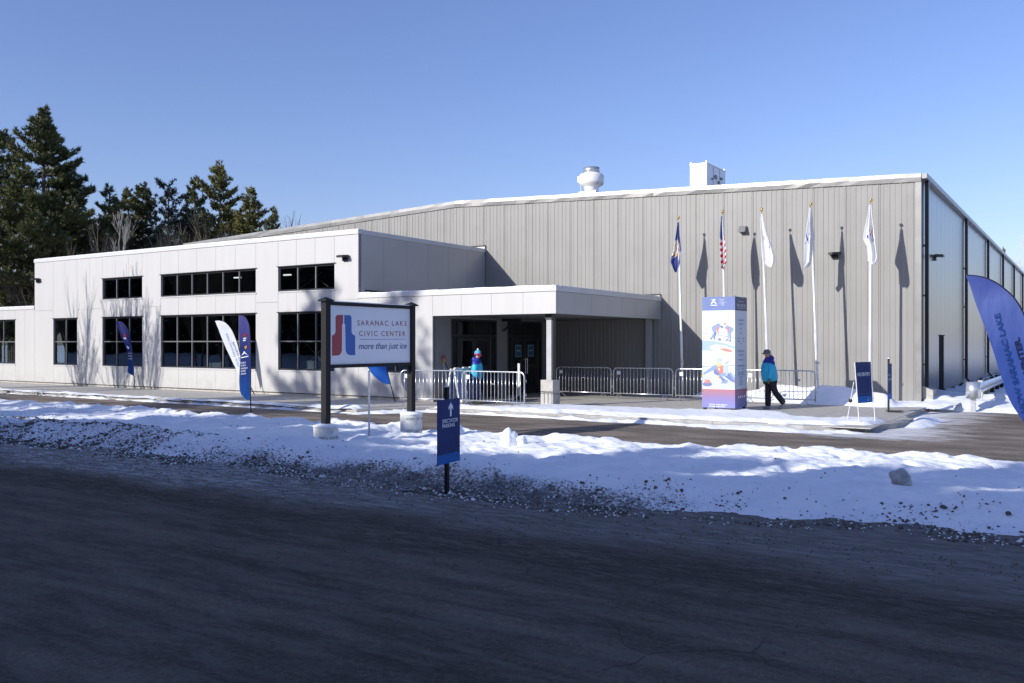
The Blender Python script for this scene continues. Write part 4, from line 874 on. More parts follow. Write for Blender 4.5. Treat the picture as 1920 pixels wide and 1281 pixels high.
for (a, b_) in (((250, 220), (300, 165)), ((300, 165), (360, 215)), ((260, 125), (345, 195)), ((340, 120), (255, 195))): 
    dx, dy = b_[0] - a[0], b_[1] - a[1]; L = math.hypot(dx, dy); nx, ny = -dy / L * 6, dx / L * 6
    em.flat([tp(a[0] + nx, a[1] + ny, 0), tp(b_[0] + nx, b_[1] + ny, 0), tp(b_[0] - nx, b_[1] - ny, 0), tp(a[0] - nx, a[1] - ny, 0)], -0.007 - 0.0003 * len(em.f))
em.flat([tp(x, y, 0) for x, y in ((235, 235), (375, 235), (375, 246), (235, 246))], -0.0075); em.flat([tp(x, y, 0) for x, y in ((411, 115), (413, 115), (413, 235), (411, 235))], -0.0075)
em.flat(ell(310, 130, 14, 14, 0), -0.008); em.build('emblem', m_print_w, tw)
# side face text (facing right)
def side_text(s_, c, z, wd, h, mat):
    o = text_part(tw, s_, (0, 0), (wd, 0), h, 0, mat); o.location = (1.0085, c - wd / 2, z); o.rotation_euler = (0, 0, R(90))
side_text('LAKE PLACID 2023', 0.5, 2.93, 0.75, 0.075, m_print_w); side_text('WORLD UNIVERSITY GAMES', 0.5, 2.87, 0.7, 0.035, m_print_w); side_text('ADIRONDACKS', 0.5, 3.06, 0.5, 0.025, m_print_w)
for z, s_ in ((2.53, 'GLOBAL'), (2.42, 'FISU'), (1.66, 'OFFICIAL'), (1.55, 'CO-OP'), (1.42, 'Imark'), (1.25, 'REGIONAL'), (0.80 + .24, 'LOCAL')): side_text(s_, 0.5, z, 0.055 * len(s_) + 0.12, 0.045, m_txtblue)
rr_ = random.Random(3)
sl = MB()
for z, ws in ((2.30, 1), (2.18, 1), (2.03, 2), (1.95, 2), (1.88, 1), (1.17, 2), (1.08, 2), (0.99 + .02, 2)):
    for k in range(ws):
        c = 0.5 if ws == 1 else (0.32, 0.68)[k]; w2 = rr_.uniform(0.07, 0.13); sl.box(1.0005, 1.0015, c - w2, c + w2, z, z + 0.022)
for k in range(6): w2 = rr_.uniform(0.08, 0.2); sl.box(1.0005, 1.0015, 0.5 - w2, 0.5 + w2, 0.96 - 0.045 * k, 0.978 - 0.045 * k)
sl.build('printed_lines', M('faint_ink', (0.2, 0.25, 0.4), 0.6, var=0), tw)
sl = MB()
for c in (0.3, 0.45, 0.62, 0.8): sl.lathe([(0.04, 0), (0.04, 0.001)], (c, 0, 0), 8)
o = sl.build('sponsor_mark', m_print_w, tw, loc=(1.006, 0, 0.40)); o.rotation_euler = (R(90), 0, R(90))

# ================================================================== FLAGPOLES AND FLAGS
BPOLE = 6.24
def flagpole(u0, ub, v0, label, BPOLE=6.24):
    at_, zt = wallb(u0, v0, BPOLE); ab_ = wallb(ub, HZ, BPOLE)[0]; x, y = to_w(ab_, BPOLE); dx = at_ - ab_
    t = thing('flagpole', label, 'flagpole', (x, y, 0), ANG, 'flagpoles in front of the hall')
    MB().tube([(0, 0, -0.05), (dx * 0.35, 0, zt * 0.35), (dx * 0.36, 0, zt * 0.36), (dx, 0, zt - 0.13)], [0.048, 0.045, 0.04, 0.028], 10).build('pole', m_pole, t, True)
    MB().lathe([(0.012, -0.13), (0.012, -0.055), (0.03, -0.045), (0.05, -0.015), (0.054, 0.0), (0.05, 0.02), (0.03, 0.045), (0.01, 0.054)], (dx, 0, zt), 12).build('ball', m_gold, t, True)
    MB().tube([(dx - 0.04, -0.03, zt - 0.2), (-0.045, -0.05, 1.3)], 0.005, 4).build('halyard', m_pole, t); MB().box(-0.06, 0.06, -0.07, -0.04, 1.25, 1.3).build('cleat', m_galv, t)
    return t
FP = [(1272, 1280, 408, 'flagpole with the blue state flag, leftmost and nearest the canopy', 6.52), (1355, 1361, 397, 'flagpole with the striped stars flag standing behind the poster tower'), (1428, 1442, 393, 'flagpole rising behind the walking man with a white flag', 6.38), (1520, 1534, 383, 'flagpole at the right end of the barriers with a limp white flag'), (1633, 1631, 376, 'flagpole nearest the hall corner behind the NO ENTRY panel')]
for q in FP: flagpole(*q)
def flag(label, rows, colour, mats, fold=0.06, nf=2.5, seed=0, cat='flag', BPOLE=6.24):
    # rows: (v, uleft, uright) pairs of the outline; cloth built about the pole plane
    nv, nu = 110, 56; vs = np.array([r[0] for r in rows]); ul = np.array([r[1] for r in rows]); ur = np.array([r[2] for r in rows])
    T = np.linspace(0, 1, nv); V = vs[0] + (vs[-1] - vs[0]) * T; L = np.interp(V, vs, ul); Rr = np.interp(V, vs, ur)
    k3 = np.array([1, 2, 3, 2, 1.]) / 9; Ls = np.convolve(np.pad(L, 2, 'edge'), k3, 'valid'); Rs = np.convolve(np.pad(Rr, 2, 'edge'), k3, 'valid')
    a0, z0 = wallb((L[0] + Rr[0]) / 2, V[0], BPOLE); x0, y0 = to_w(a0, BPOLE)
    vert = []
    for i in range(nv):
        for j in range(nu):
            s_ = j / (nu - 1); ph = s_ * nf * 2 * math.pi + T[i] * 1.3 + seed
            y = fold * (0.25 + 0.75 * min(1, T[i] * 3)) * math.sin(ph) * (0.6 + 0.4 * math.sin(s_ * 5 + seed))
            sw_ = s_ + 0.06 * math.sin(ph * 1.0 + 1.2) * math.sin(math.pi * s_)
            u = Ls[i] + (Rs[i] - Ls[i]) * sw_; a, z = wallb(u, V[i], BPOLE)
            vert.append((a - a0, -0.03 + y, z - z0 + 0.02 * math.sin(ph * 2)))
    idx = np.arange(nv * nu).reshape(nv, nu); F = np.stack([idx[:-1, :-1], idx[1:, :-1], idx[1:, 1:], idx[:-1, 1:]], -1).reshape(-1, 4)
    mi = [colour((j + 0.5) / (nu - 1), (i + 0.5) / (nv - 1)) for i in range(nv - 1) for j in range(nu - 1)]
    o = link('flag', np_mesh('flag', vert, F, mats, mi, True), loc=(x0, y0, z0), rot=(0, 0, ANG)); return tag(o, label, cat, 'flags in front of the hall')
def cloth(name, c):
    t = NT(name); t.set(color=c, rough=0.75, spec=0.2)
    tl = t.n('ShaderNodeBsdfTranslucent'); tl.inputs[0].default_value = (*c, 1); mx = t.n('ShaderNodeMixShader'); mx.inputs[0].default_value = 0.22
    t.l(t.b.outputs[0], mx.inputs[1]); t.l(tl.outputs[0], mx.inputs[2]); t.l(mx.outputs[0], t.t.nodes['Material Output'].inputs[0]); t.bump(t.noise(14, 3), 0.2, 0.01); return t.m
cW, cN, cR, cU, cG, cY, cB = cloth('white_cloth', (0.8, 0.8, 0.82)), cloth('navy_cloth', (0.03, 0.05, 0.22)), cloth('red_cloth', (0.5, 0.04, 0.06)), cloth('blue_cloth', (0.06, 0.08, 0.28)), cloth('seal_green', (0.2, 0.45, 0.42)), cloth('gold_cloth', (0.75, 0.45, 0.1)), cloth('royal_cloth', (0.07, 0.1, 0.5))
def c1(s, t):
    if s < 0.75:
        d = ((s - 0.45) / 0.33) ** 2 + ((t - 0.5) / 0.16) ** 2
        if d < 1: return [1, 2, 3, 1, 4][int(abs(math.sin(s * 40) * 2.4 + math.cos(t * 47) * 2.4)) % 5]
        if t > 0.6 and t < 0.72 and 0.2 < s < 0.7 and math.sin(s * 30 + t * 60) > -0.2: return 1 if s < 0.5 else 3
    return 0
flag('dark blue state flag with a shield and eagle crest hanging limp', [(417, 1271, 1273.5), (440, 1268, 1275), (465, 1263, 1278), (470, 1262, 1278.5), (476, 1260, 1276), (492, 1256.5, 1275), (497, 1259, 1274), (510, 1266.5, 1270)], c1, [cU, cW, cG, cY, cR], fold=0.08, seed=0.4, BPOLE=6.52)
def c2(s, t):
    if t < 0.40 + 0.10 * (1 - s) and t < 0.46:
        return 1 if (int(s * 7) + int(t * 46)) % 2 == 0 and (t * 46) % 1 < 0.6 and (s * 7) % 1 < 0.7 else 0
    return 2 if math.sin((t * 1.0 + s * 0.16) * 56) > 0 else 1
flag('red and white striped flag with stars hanging limp on its pole', [(405, 1352, 1355.5), (430, 1350.5, 1358), (445, 1350, 1360), (470, 1350.5, 1363), (485, 1351.5, 1362.5), (492, 1352, 1364), (496, 1353, 1360), (503, 1354.5, 1357.5)], c2, [cU, cW, cR], fold=0.14, nf=1.6, seed=1.1)
def c3(s, t):
    if 0.52 < t < 0.66 and 0.66 < s < 0.95:
        if abs(((s - 0.80) / 0.10) ** 2 + ((t - 0.58) / 0.05) ** 2 - 1) < 0.45 and t > 0.565: return 1
        if abs(s - 0.80 - (0.6 - t) * 2) < 0.025 and t < 0.57: return 1
    if 0.38 < t < 0.50 and 0.35 < s < 0.62: return 2 if (s < 0.45 and t > 0.44) else (3 if t > 0.42 and s < 0.52 else 0)
    return 0
flag('white flag with a small rainbow emblem, widest and flaring to the right', [(401, 1427, 1430), (416, 1427, 1433), (440, 1427, 1440), (460, 1428, 1447), (480, 1429, 1452.5), (489, 1430, 1453), (493, 1432, 1452), (501, 1442, 1449)], c3, [cW, cB, cG, cY], fold=0.08, seed=2.2, BPOLE=6.38)
def c4(s, t): return 1 if (0.42 < t < 0.60 and 0.05 < s < 0.5 and math.sin(s * 20 - t * 42) > 0.45) else 0
flag('narrow white flag with a faint blue mark drooping left of its pole', [(390, 1518, 1521.5), (420, 1514.5, 1523), (445, 1512, 1525), (452, 1510.5, 1524), (470, 1510, 1524.5), (490, 1509, 1523), (494, 1509, 1519), (503, 1508.5, 1510.5)], c4, [cW, cB], fold=0.16, nf=1.6, seed=3.3)
def c5(s, t):
    if 0.36 < t < 0.55 and s > 0.5:
        d = ((s - 0.62) / 0.26) ** 2 + ((t - 0.46) / 0.09) ** 2
        if 0.55 < d < 1 and s > 0.6: return 1
        if d < 0.5 and math.sin(s * 40 + t * 30) > 0.2: return 2
    if 0.52 < t < 0.58 and 0.35 < s < 0.5: return 2
    if 0.56 < t < 0.62 and 0.78 < s < 0.9: return 3
    return 0
flag('white flag with a red rimmed round crest near the hall corner', [(384, 1630, 1634.5), (405, 1627, 1636), (425, 1622.5, 1639), (440, 1619.5, 1641), (448, 1619, 1642), (456, 1623, 1643), (460, 1626, 1643.5), (480, 1627, 1646.5), (488, 1627, 1646), (492, 1633, 1643), (495, 1637, 1640)], c5, [cW, cR, cB, cN], fold=0.12, nf=2, seed=4.4)

# ================================================================== CROWD BARRIERS
def barrier_proto():
    L = 2.16; t = thing('crowd_barrier', 'x', 'barrier', (0, 0, 0), 0, 'steel crowd barriers')
    r = 0.14; pts = []
    for cx, cz, a0, a1 in ((r, 1.07 - r, 180, 90), (L - r, 1.07 - r, 90, 0)):
        for k in range(6): q = R(a0 + (a1 - a0) * k / 5); pts.append((cx + r * math.cos(q), 0, cz + r * math.sin(q)))
    pts = [(0, 0, 0.14)] + pts + [(L, 0, 0.14)]
    MB().tube(pts, 0.021, 8).tube([(0.018, 0, 0.2), (L - 0.018, 0, 0.2)], 0.019, 8).build('frame', m_galv, t, True)
    bm_ = MB().tube([(0, 0, 0.215), (0, 0, 1.052)], 0.0095, 6).mesh('bar', m_galv, True)
    n = 17
    for k in range(1, n): link('bar', bm_, t, loc=(L * k / n, 0, 0))
    ft = MB().tube([(0, 0, 0.2), (-0.05, -0.24, 0.012)], 0.012, 6).tube([(0, 0, 0.2), (0.05, 0.24, 0.012)], 0.012, 6).mesh('foot', m_galv)
    for x in (0.2, L - 0.3): link('foot', ft, t, loc=(x, 0, 0))
    MB().box(0.14, 0.27, -0.028, -0.022, 0.84, 0.96).build('placard', m_print_w, t)
    MB().box(L / 2 - 0.06, L / 2 + 0.06, -0.014, -0.004, 0.70, 0.72).build('tie_plate', m_galv, t)
    MB().tube([(L + 0.02, 0, 0.45), (L + 0.06, 0, 0.45), (L + 0.06, 0, 0.38)], 0.009, 5).tube([(L + 0.02, 0, 0.85), (L + 0.06, 0, 0.85), (L + 0.06, 0, 0.78)], 0.009, 5).build('hook', m_galv, t)
    return t
bar0 = barrier_proto()
BR = [((3.35, -1.72), (5.25, -0.95), 'crowd barrier left of the white A frames, behind the right sign post', 0.96), ((5.33, -1.2), (7.55, -1.25), 'crowd barrier in front of the standing person in the woolly hat', 1),
      ((5.2, 4.6), (7.36, 4.6), 'crowd barrier just right of the concrete column plinth', 1), ((7.46, 4.6), (9.62, 4.6), 'crowd barrier under the far end of the canopy, second right of the plinth', 1),
      ((9.72, 4.6), (11.88, 4.6), 'crowd barrier partly hidden by the left edge of the poster tower', 1), ((12.0, 4.6), (14.2, 4.6), 'crowd barrier behind the walking man', 1)]
for i, (p, q, lb, s_) in enumerate(BR):
    o = bar0 if i == 0 else copy_tree(bar0); x, y = to_w(*p); x2, y2 = to_w(*q); o.location = (x, y, 0.0); o.rotation_euler = (0, 0, math.atan2(y2 - y, x2 - x)); o['label'] = lb
    L_ = math.dist((x, y), (x2, y2)); o.scale = (L_ / 2.16, 1, 1)
# A frames
def aframe(a, b, label, first=None):
    x, y = to_w(a, b)
    if first: o = copy_tree(first)
    else:
        o = thing('sandwich_board', label, 'sign stand', (0, 0, 0), 0, 'folding sandwich boards at the entrance')
        mw = M('white_plastic', (0.72, 0.72, 0.70), 0.45)
        for s_ in (-1, 1):
            MB().prism([(s_ * 0.03, -0.33, 1.12), (s_ * 0.075, -0.33, 1.12), (s_ * 0.27, -0.33, 0.0), (s_ * 0.22, -0.33, 0.0)], (0, 0.05, 0)).prism([(s_ * 0.03, 0.28, 1.12), (s_ * 0.075, 0.28, 1.12), (s_ * 0.27, 0.28, 0.0), (s_ * 0.22, 0.28, 0.0)], (0, 0.05, 0)).prism([(s_ * 0.03, -0.279, 1.12), (s_ * 0.075, -0.279, 1.12), (s_ * 0.095, -0.279, 1.04), (s_ * 0.05, -0.279, 1.04)], (0, 0.558, 0)).build('frame', mw, o)
            MB().prism([(s_ * 0.06, -0.279, 1.03), (s_ * 0.085, -0.279, 1.03), (s_ * 0.22, -0.279, 0.16), (s_ * 0.195, -0.279, 0.16)], (0, 0.558, 0)).build('poster', M('poster_speckle', (0.16, 0.24, 0.46), 0.5, var=0.8, sc=25), o)
        MB().box(-0.028, 0.028, -0.15, 0.15, 1.09, 1.15).build('handle', mw, o)
    o.location = (x, y, 0); o.rotation_euler = (0, 0, ANG + R(12)); o['label'] = label; return o
af = aframe(4.62, -0.55, 'white folding sandwich board nearest the street between two barriers'); aframe(4.42, 0.15, 'white folding sandwich board in the middle of the three by the standing person', af); aframe(4.25, 0.75, 'white folding sandwich board deepest under the canopy of the three', af)
# shovels against the entrance wall
def shovel(a, b, lean, mat, label, z=1.35):
    x, y = to_w(a, b); o = thing('snow_shovel', label, 'shovel', (x, y, 0), ANG, 'shovels leaning at the entrance')
    MB().tube([(0, 0, 0.25), (lean[0], lean[1], z)], 0.015, 6).build('shaft', m_post if mat is m_red2 else m_galv, o)
    t = Vector((lean[0], lean[1], z)); MB().tube([t, t + Vector((-0.06, 0, 0.05)), t + Vector((-0.06, 0, 0.13)), t + Vector((0.06, 0, 0.13)), t + Vector((0.06, 0, 0.05)), t], 0.017, 6).build('grip', mat, o)
    MB().prism([(-0.22, 0, 0.0), (0.22, 0, 0.0), (0.19, 0.04, 0.36), (-0.19, 0.04, 0.36)], (0, 0.02, 0)).build('blade', m_black if mat is m_red2 else mat, o)
m_red2 = M('red_plastic', (0.4, 0.02, 0.02), 0.4); m_org = M('orange_plastic', (0.65, 0.28, 0.02), 0.45)
shovel(3.75, 0.75, (-0.42, -0.25), m_red2, 'snow shovel with a red grip leaning on the grey entrance wall'); shovel(3.5, 0.55, (-0.18, -0.1), m_org, 'snow shovel with an orange grip beside the red gripped one', 1.25)
x, y = to_w(4.9, 2.6); st = thing('delineator_post', 'slim white marker post standing before the entrance doors', 'post', (x, y, 0), ANG)
MB().lathe([(0.16, 0), (0.16, 0.03), (0.04, 0.06), (0.035, 0.12)], n=12).build('base', m_black, st); MB().box(-0.04, 0.04, -0.02, 0.02, 0.121, 1.22).build('marker', m_pole, st)

# ================================================================== FEATHER BANNERS
def catm(pts, n):
    P_ = np.array(pts, float); k = len(P_); t = np.linspace(0, k - 1, n); i = np.minimum(t.astype(int), k - 2); f = (t - i)[:, None]
    g = lambda j: P_[np.clip(j, 0, k - 1)]
    a, b, c, d = g(i - 1), g(i), g(i + 1), g(i + 2)
    return 0.5 * (2 * b + (c - a) * f + (2 * a - 5 * b + 4 * c - d) * f ** 2 + (3 * b - a - 3 * c + d) * f ** 3)
def banner(label, Y, base, pairs, mat, zb, rad=0.014, ripple=0.005, name='feather_banner', pole_ext=None, segs=34):
    b = at(base[0], base[1], Y); o = thing(name, label, 'banner', (b.x, b.y, zb), 0, 'feather banners')
    loc = lambda u, v: ((u - base[0]) / FPX * Y, EYE - (v - HZ) / FPX * Y - zb)
    pp = catm([p[:2] for p in pairs], segs); ff = catm([p[2:] for p in pairs], segs); nu = 9; V = []
    for i in range(segs):
        for j in range(nu):
            s_ = j / (nu - 1); u = pp[i] + (ff[i] - pp[i]) * s_; x, z = loc(*u); V.append((x, ripple * math.sin(i * 0.35 + s_ * 5) * s_ - 0.004, z))
    n0 = len(V); V += [(x, y + 0.004, z) for x, y, z in V]
    idx = np.arange(segs * nu).reshape(segs, nu); F = np.stack([idx[:-1, :-1], idx[:-1, 1:], idx[1:, 1:], idx[1:, :-1]], -1).reshape(-1, 4); F = np.concatenate([F, (F + n0)[:, ::-1]])
    link('sail', np_mesh('sail', V, F, mat, smooth=True), o)
    pl = [(0, 0.012, -0.15), (0, 0.012, 0)] + ([(loc(*q)[0], 0.012, loc(*q)[1]) for q in pole_ext] if pole_ext else []) + [(loc(*p)[0], 0.0, loc(*p)[1]) for p in pp]
    k = len(pl); MB().tube(pl, [rad * (1 - 0.6 * i / k) for i in range(k)], 6).build('pole', m_black, o, True)
    return o, loc
def ban_mat(name, stops, z0, z1, em=0.0):
    t = NT(name); tcn = t.n('ShaderNodeTexCoord'); sp_ = t.n('ShaderNodeSeparateXYZ'); t.l(tcn.outputs['Object'], sp_.inputs[0])
    mr = t.n('ShaderNodeMapRange'); mr.inputs[1].default_value = z0; mr.inputs[2].default_value = z1
    zz = t.math('ADD', sp_.outputs[2], t.math('MULTIPLY', t.math('SUBTRACT', t.noise(1.6, 3), 0.5), 0.7)); t.l(zz, mr.inputs[0])
    c = t.ramp(mr.outputs[0], stops); t.set(color=c, rough=0.6, spec=0.3)
    t.bump(t.noise(3.0, 3, t.coord((1, 1, 0.35))), 0.6, 0.06); tl = t.n('ShaderNodeBsdfTranslucent'); t.l(c, tl.inputs[0]); mx = t.n('ShaderNodeMixShader'); mx.inputs[0].default_value = 0.35
    t.l(t.b.outputs[0], mx.inputs[1]); t.l(tl.outputs[0], mx.inputs[2]); t.l(mx.outputs[0], t.t.nodes['Material Output'].inputs[0]); return t.m
m_bb = ban_mat('banner_blue', [(0, (0.008, 0.10, 0.42)), (0.35, (0.014, 0.055, 0.27)), (0.65, (0.035, 0.055, 0.27)), (1, (0.12, 0.11, 0.36))], 0.5, 2.7)
m_bw = M('banner_white', (0.8, 0.81, 0.83), 0.6); m_b4 = M('banner_azure', (0.01, 0.13, 0.55), 0.5, var=0.2)
Yb = 22.5 / ((253 - CX) / FPX * E2[0] + E2[1])
o, loc = banner('small blue and violet feather banner in front of the left windows', Yb, (253, 729), [(251, 704.7, 250.8, 705), (250.6, 695, 240, 698), (250.3, 686.7, 240.8, 683), (249, 667, 240, 666.7), (246.7, 650, 236.7, 653), (244, 633, 231.7, 640), (241, 620, 225.8, 628), (235, 610, 221.7, 616.7), (228, 603.5, 218, 607), (218, 603, 217, 604.5)], m_bb, 0.0, rad=0.016)
def mark(o, loc, spots, mat, name='emblem', y=-0.011):
    m = MB()
    for k, pts in enumerate(spots): m.flat([loc(*p) for p in pts], y - 0.001 * k)
    return m.build(name, mat, o)
mark(o, loc, [[(231, 627), (236, 627), (237, 632), (232, 632)]], m_red2); mark(o, loc, [[(231, 633), (236, 633), (237, 636), (232, 636)], [(238, 648), (243, 652), (241, 655), (238, 652)]], m_print_w)
for k, s_ in enumerate(('FISU', 'WORLD', 'GAMES')): text_part(o, s_, loc(240.5 + 0.4 * k, 664 + 5 * k), loc(247.5 + 0.3 * k, 664 + 5 * k), 0.06, -0.011, m_print_w)
Yb = 22.45 / ((476 - CX) / FPX * E2[0] + E2[1])
o, loc = banner('white feather banner seen from behind, left of a blue one', Yb, (477, 739), [(463, 712, 454, 716), (459, 695, 447.4, 701), (454.5, 678, 439, 685), (449.8, 662, 431, 668.5), (445.7, 645.6, 422.8, 650.5), (441, 632.5, 414.6, 631), (436, 621, 410, 618), (429, 611, 406.5, 610), (421, 604, 405, 606), (411, 601, 404, 603.5), (404, 601.5, 403, 602.5)], m_bw, 0.0, rad=0.02)
text_part(o, 'HOW SARANAC LAKE', loc(446, 688), loc(423, 626), 0.075, -0.011, M('banner_print_blue', (0.12, 0.3, 0.55), 0.5, var=0), mirror=True); text_part(o, 'DOES WINTER.', loc(454, 688), loc(434, 640), 0.075, -0.011, m_txtblue, mirror=True)
Yb = 16.6 / ((471 - CX) / FPX * E2[0] + E2[1])
o, loc = banner('tall blue violet feather banner at the edge of the lane, overlapping the white one', Yb, (470.5, 781), [(469.7, 750, 463, 750), (469.8, 738, 452, 739), (470, 720, 448.7, 722), (470, 700, 449, 699), (470.2, 678, 450.6, 676), (470, 655, 450.4, 655), (469.3, 635, 449, 635), (468, 615, 448, 615), (465, 603, 448, 603), (460, 594.5, 448, 596), (453, 591.3, 448, 592.3), (448.5, 590.7, 448, 591.2)], m_bb, ZR, rad=0.018)
mark(o, loc, [[(456.5, 627), (462, 626), (462, 631), (456.5, 632)]], m_red2); mark(o, loc, [[(456, 634), (462, 633), (462, 635), (456, 636)], [(456, 637.5), (461, 636.5), (461, 639), (456, 640)], [(453, 667), (458, 658), (461, 662), (465, 666), (459, 663)], [(452, 670), (466, 667), (466, 669), (452, 672)]], m_print_w)
mark(o, loc, [[(458, 650), (463, 648), (463, 652), (460, 655)]], m_org)
for k, (s_, ww) in enumerate((('FISU', 9), ('WORLD', 9.5), ('UNIVERSITY', 13), ('GAMES', 9), ('WINTER', 10))): text_part(o, s_, loc(452, 682.5 + 5.2 * k), loc(452 + ww, 681 + 5.2 * k), 0.045, -0.011, m_print_w, bold=0.008)
Yb = 22.2 / ((740 - CX) / FPX * E2[0] + E2[1])
o, loc = banner('blue feather banner leaning left behind the civic center sign', Yb, (741, 749), [(732, 720, 727, 721), (730, 712, 714, 716), (728, 704, 701, 705), (725, 692, 691, 692), (721, 675, 686, 676), (715, 655, 683, 655), (708, 638, 682, 638), (698, 624, 681, 626), (684, 618, 681, 620)], m_b4, 0.0, rad=0.018)
o, loc = banner('big blue feather banner lettered SARANAC LAKE leaning in at the right edge', 12.4, (1968, 905), [(1963, 840, 1962, 838), (1957, 780, 1936, 812), (1950, 725, 1914, 783), (1943, 680, 1892, 748), (1936, 640, 1876, 704), (1928, 612, 1863, 662), (1920, 590, 1851, 626), (1911, 572.6, 1840, 596), (1899, 556, 1830, 570), (1885, 543, 1822, 547), (1869, 531, 1817, 532), (1850, 522, 1814, 524), (1831, 517.5, 1812.5, 519.5), (1812, 516, 1811.5, 517)], ban_mat('banner_periwinkle', [(0, (0.05, 0.10, 0.40)), (0.5, (0.075, 0.14, 0.46)), (0.85, (0.17, 0.23, 0.56)), (1, (0.09, 0.13, 0.44))], 0.6, 2.9), 0.0, rad=0.020, ripple=0.006, segs=48)
text_part(o, 'HOW SARANAC LAKE', loc(1923.5, 772), loc(1873.5, 587), 0.080, -0.013, M('banner_ink', (0.01, 0.045, 0.20), 0.5, var=0), bold=0.03)
text_part(o, 'DOES WINTER.', loc(1945, 760), loc(1909.5, 632), 0.080, -0.013, M('banner_ink_dark', (0.006, 0.012, 0.06), 0.5, var=0), bold=0.03)

# ================================================================== GUARD RAIL
x, y = to_w(18.23, 6.63); gr = thing('guard_rail', 'galvanised guard rail with a rounded drum end beside the hall', 'guard rail', (x, y, 0), ANG)
pf = [(0.0, 0.40), (0.03, 0.43), (0.085, 0.47), (0.085, 0.52), (0.02, 0.545), (0.02, 0.575), (0.085, 0.60), (0.085, 0.65), (0.03, 0.69), (0.0, 0.71)]
V = []; n = len(pf)
for yy in (0.25, 13.0): V += [(0.1 + p * 1.0, yy, z) for p, z in pf]
MB().add(V, [(i, i + 1, n + i + 1, n + i) for i in range(n - 1)]).build('rail', m_galv, gr)
MB().lathe([(0.19, 0.28), (0.2, 0.28), (0.2, 0.76), (0.19, 0.76)], n=24).build('drum_end', m_galv, gr, True)
MB().box(-0.07, 0.07, -0.05, 0.08, -0.15, 0.279).build('post', m_galv, gr)
for k in range(6): MB().box(-0.06, 0.07, 1.9 + k * 1.9, 2.05 + k * 1.9, -0.15, 0.74).build('post', M('sunlit_timber', (0.42, 0.40, 0.37), 0.8) if k == 0 else m_post, gr)  # first post's pale colour stands for sun on it; the rest stay dark

# ================================================================== PEOPLE
def skin(name, V, E, rad, mat, parent, sub=2, root=0):
    me = bpy.data.meshes.new(name); me.from_pydata([tuple(v) for v in V], E, []); o = bpy.data.objects.new(name, me); COL.objects.link(o)
    md = o.modifiers.new('s', 'SKIN'); md.use_smooth_shade = True
    for i, r in enumerate(rad):
        r = r if isinstance(r, tuple) else (r, r); me.skin_vertices[0].data[i].radius = r
        me.skin_vertices[0].data[i].use_root = (i == root)
    ms = o.modifiers.new('u', 'SUBSURF'); ms.levels = sub; ms.render_levels = sub
    dg = bpy.context.evaluated_depsgraph_get(); m2 = bpy.data.meshes.new_from_object(o.evaluated_get(dg)); m2.name = name
    bpy.data.objects.remove(o); bpy.data.meshes.remove(me)
    m2.materials.clear(); m2.materials.append(mat); m2.polygons.foreach_set('use_smooth', [True] * len(m2.polygons))
    n = link(name, m2, parent); return n
m_skin = M('skin', (0.55, 0.30, 0.22), 0.55, var=0.05); m_jk = M('jacket_cyan', (0.03, 0.47, 0.72), 0.55, var=0.12, sc=6, bump=0.2); m_jk2 = M('jacket_royal', (0.015, 0.03, 0.28), 0.55)
m_blk = M('black_trousers', (0.012, 0.013, 0.016), 0.7); m_nvp = M('navy_mottled_trousers', (0.04, 0.05, 0.13), 0.7, var=0.9, sc=14); m_glove = M('olive_glove', (0.16, 0.15, 0.09), 0.8); m_redc = M('red_collar', (0.5, 0.02, 0.03), 0.7)
def hand(par, w, d, mat, side, name='glove'):
    # palm at wrist w, pointing along d, five fingers slightly curled
    d = Vector(d).normalized(); f = Vector((0, -1, 0)) if abs(d.y) < 0.7 else Vector((1, 0, 0)); s_ = d.cross(f).normalized(); w = Vector(w)
    skin(name, [w, w + d * 0.05, w + d * 0.095], [(0, 1), (1, 2)], [(0.03, 0.025), (0.042, 0.026), (0.040, 0.022)], mat, par, 1)
    for k, (o_, l) in enumerate(((-0.03, 0.075), (-0.010, 0.085), (0.011, 0.08), (0.030, 0.062))):
        a = w + d * 0.085 + s_ * o_; skin('finger', [a, a + d * l * 0.5 + f * 0.006, a + d * l * 0.85 + f * 0.03], [(0, 1), (1, 2)], [0.0115, 0.0105, 0.009], mat, par, 1)
    a = w + d * 0.03 + s_ * (-0.035); skin('thumb', [a, a - s_ * 0.025 + d * 0.03 + f * 0.012, a - s_ * 0.025 + d * 0.06 + f * 0.025], [(0, 1), (1, 2)], [0.014, 0.012, 0.010], mat, par, 1)
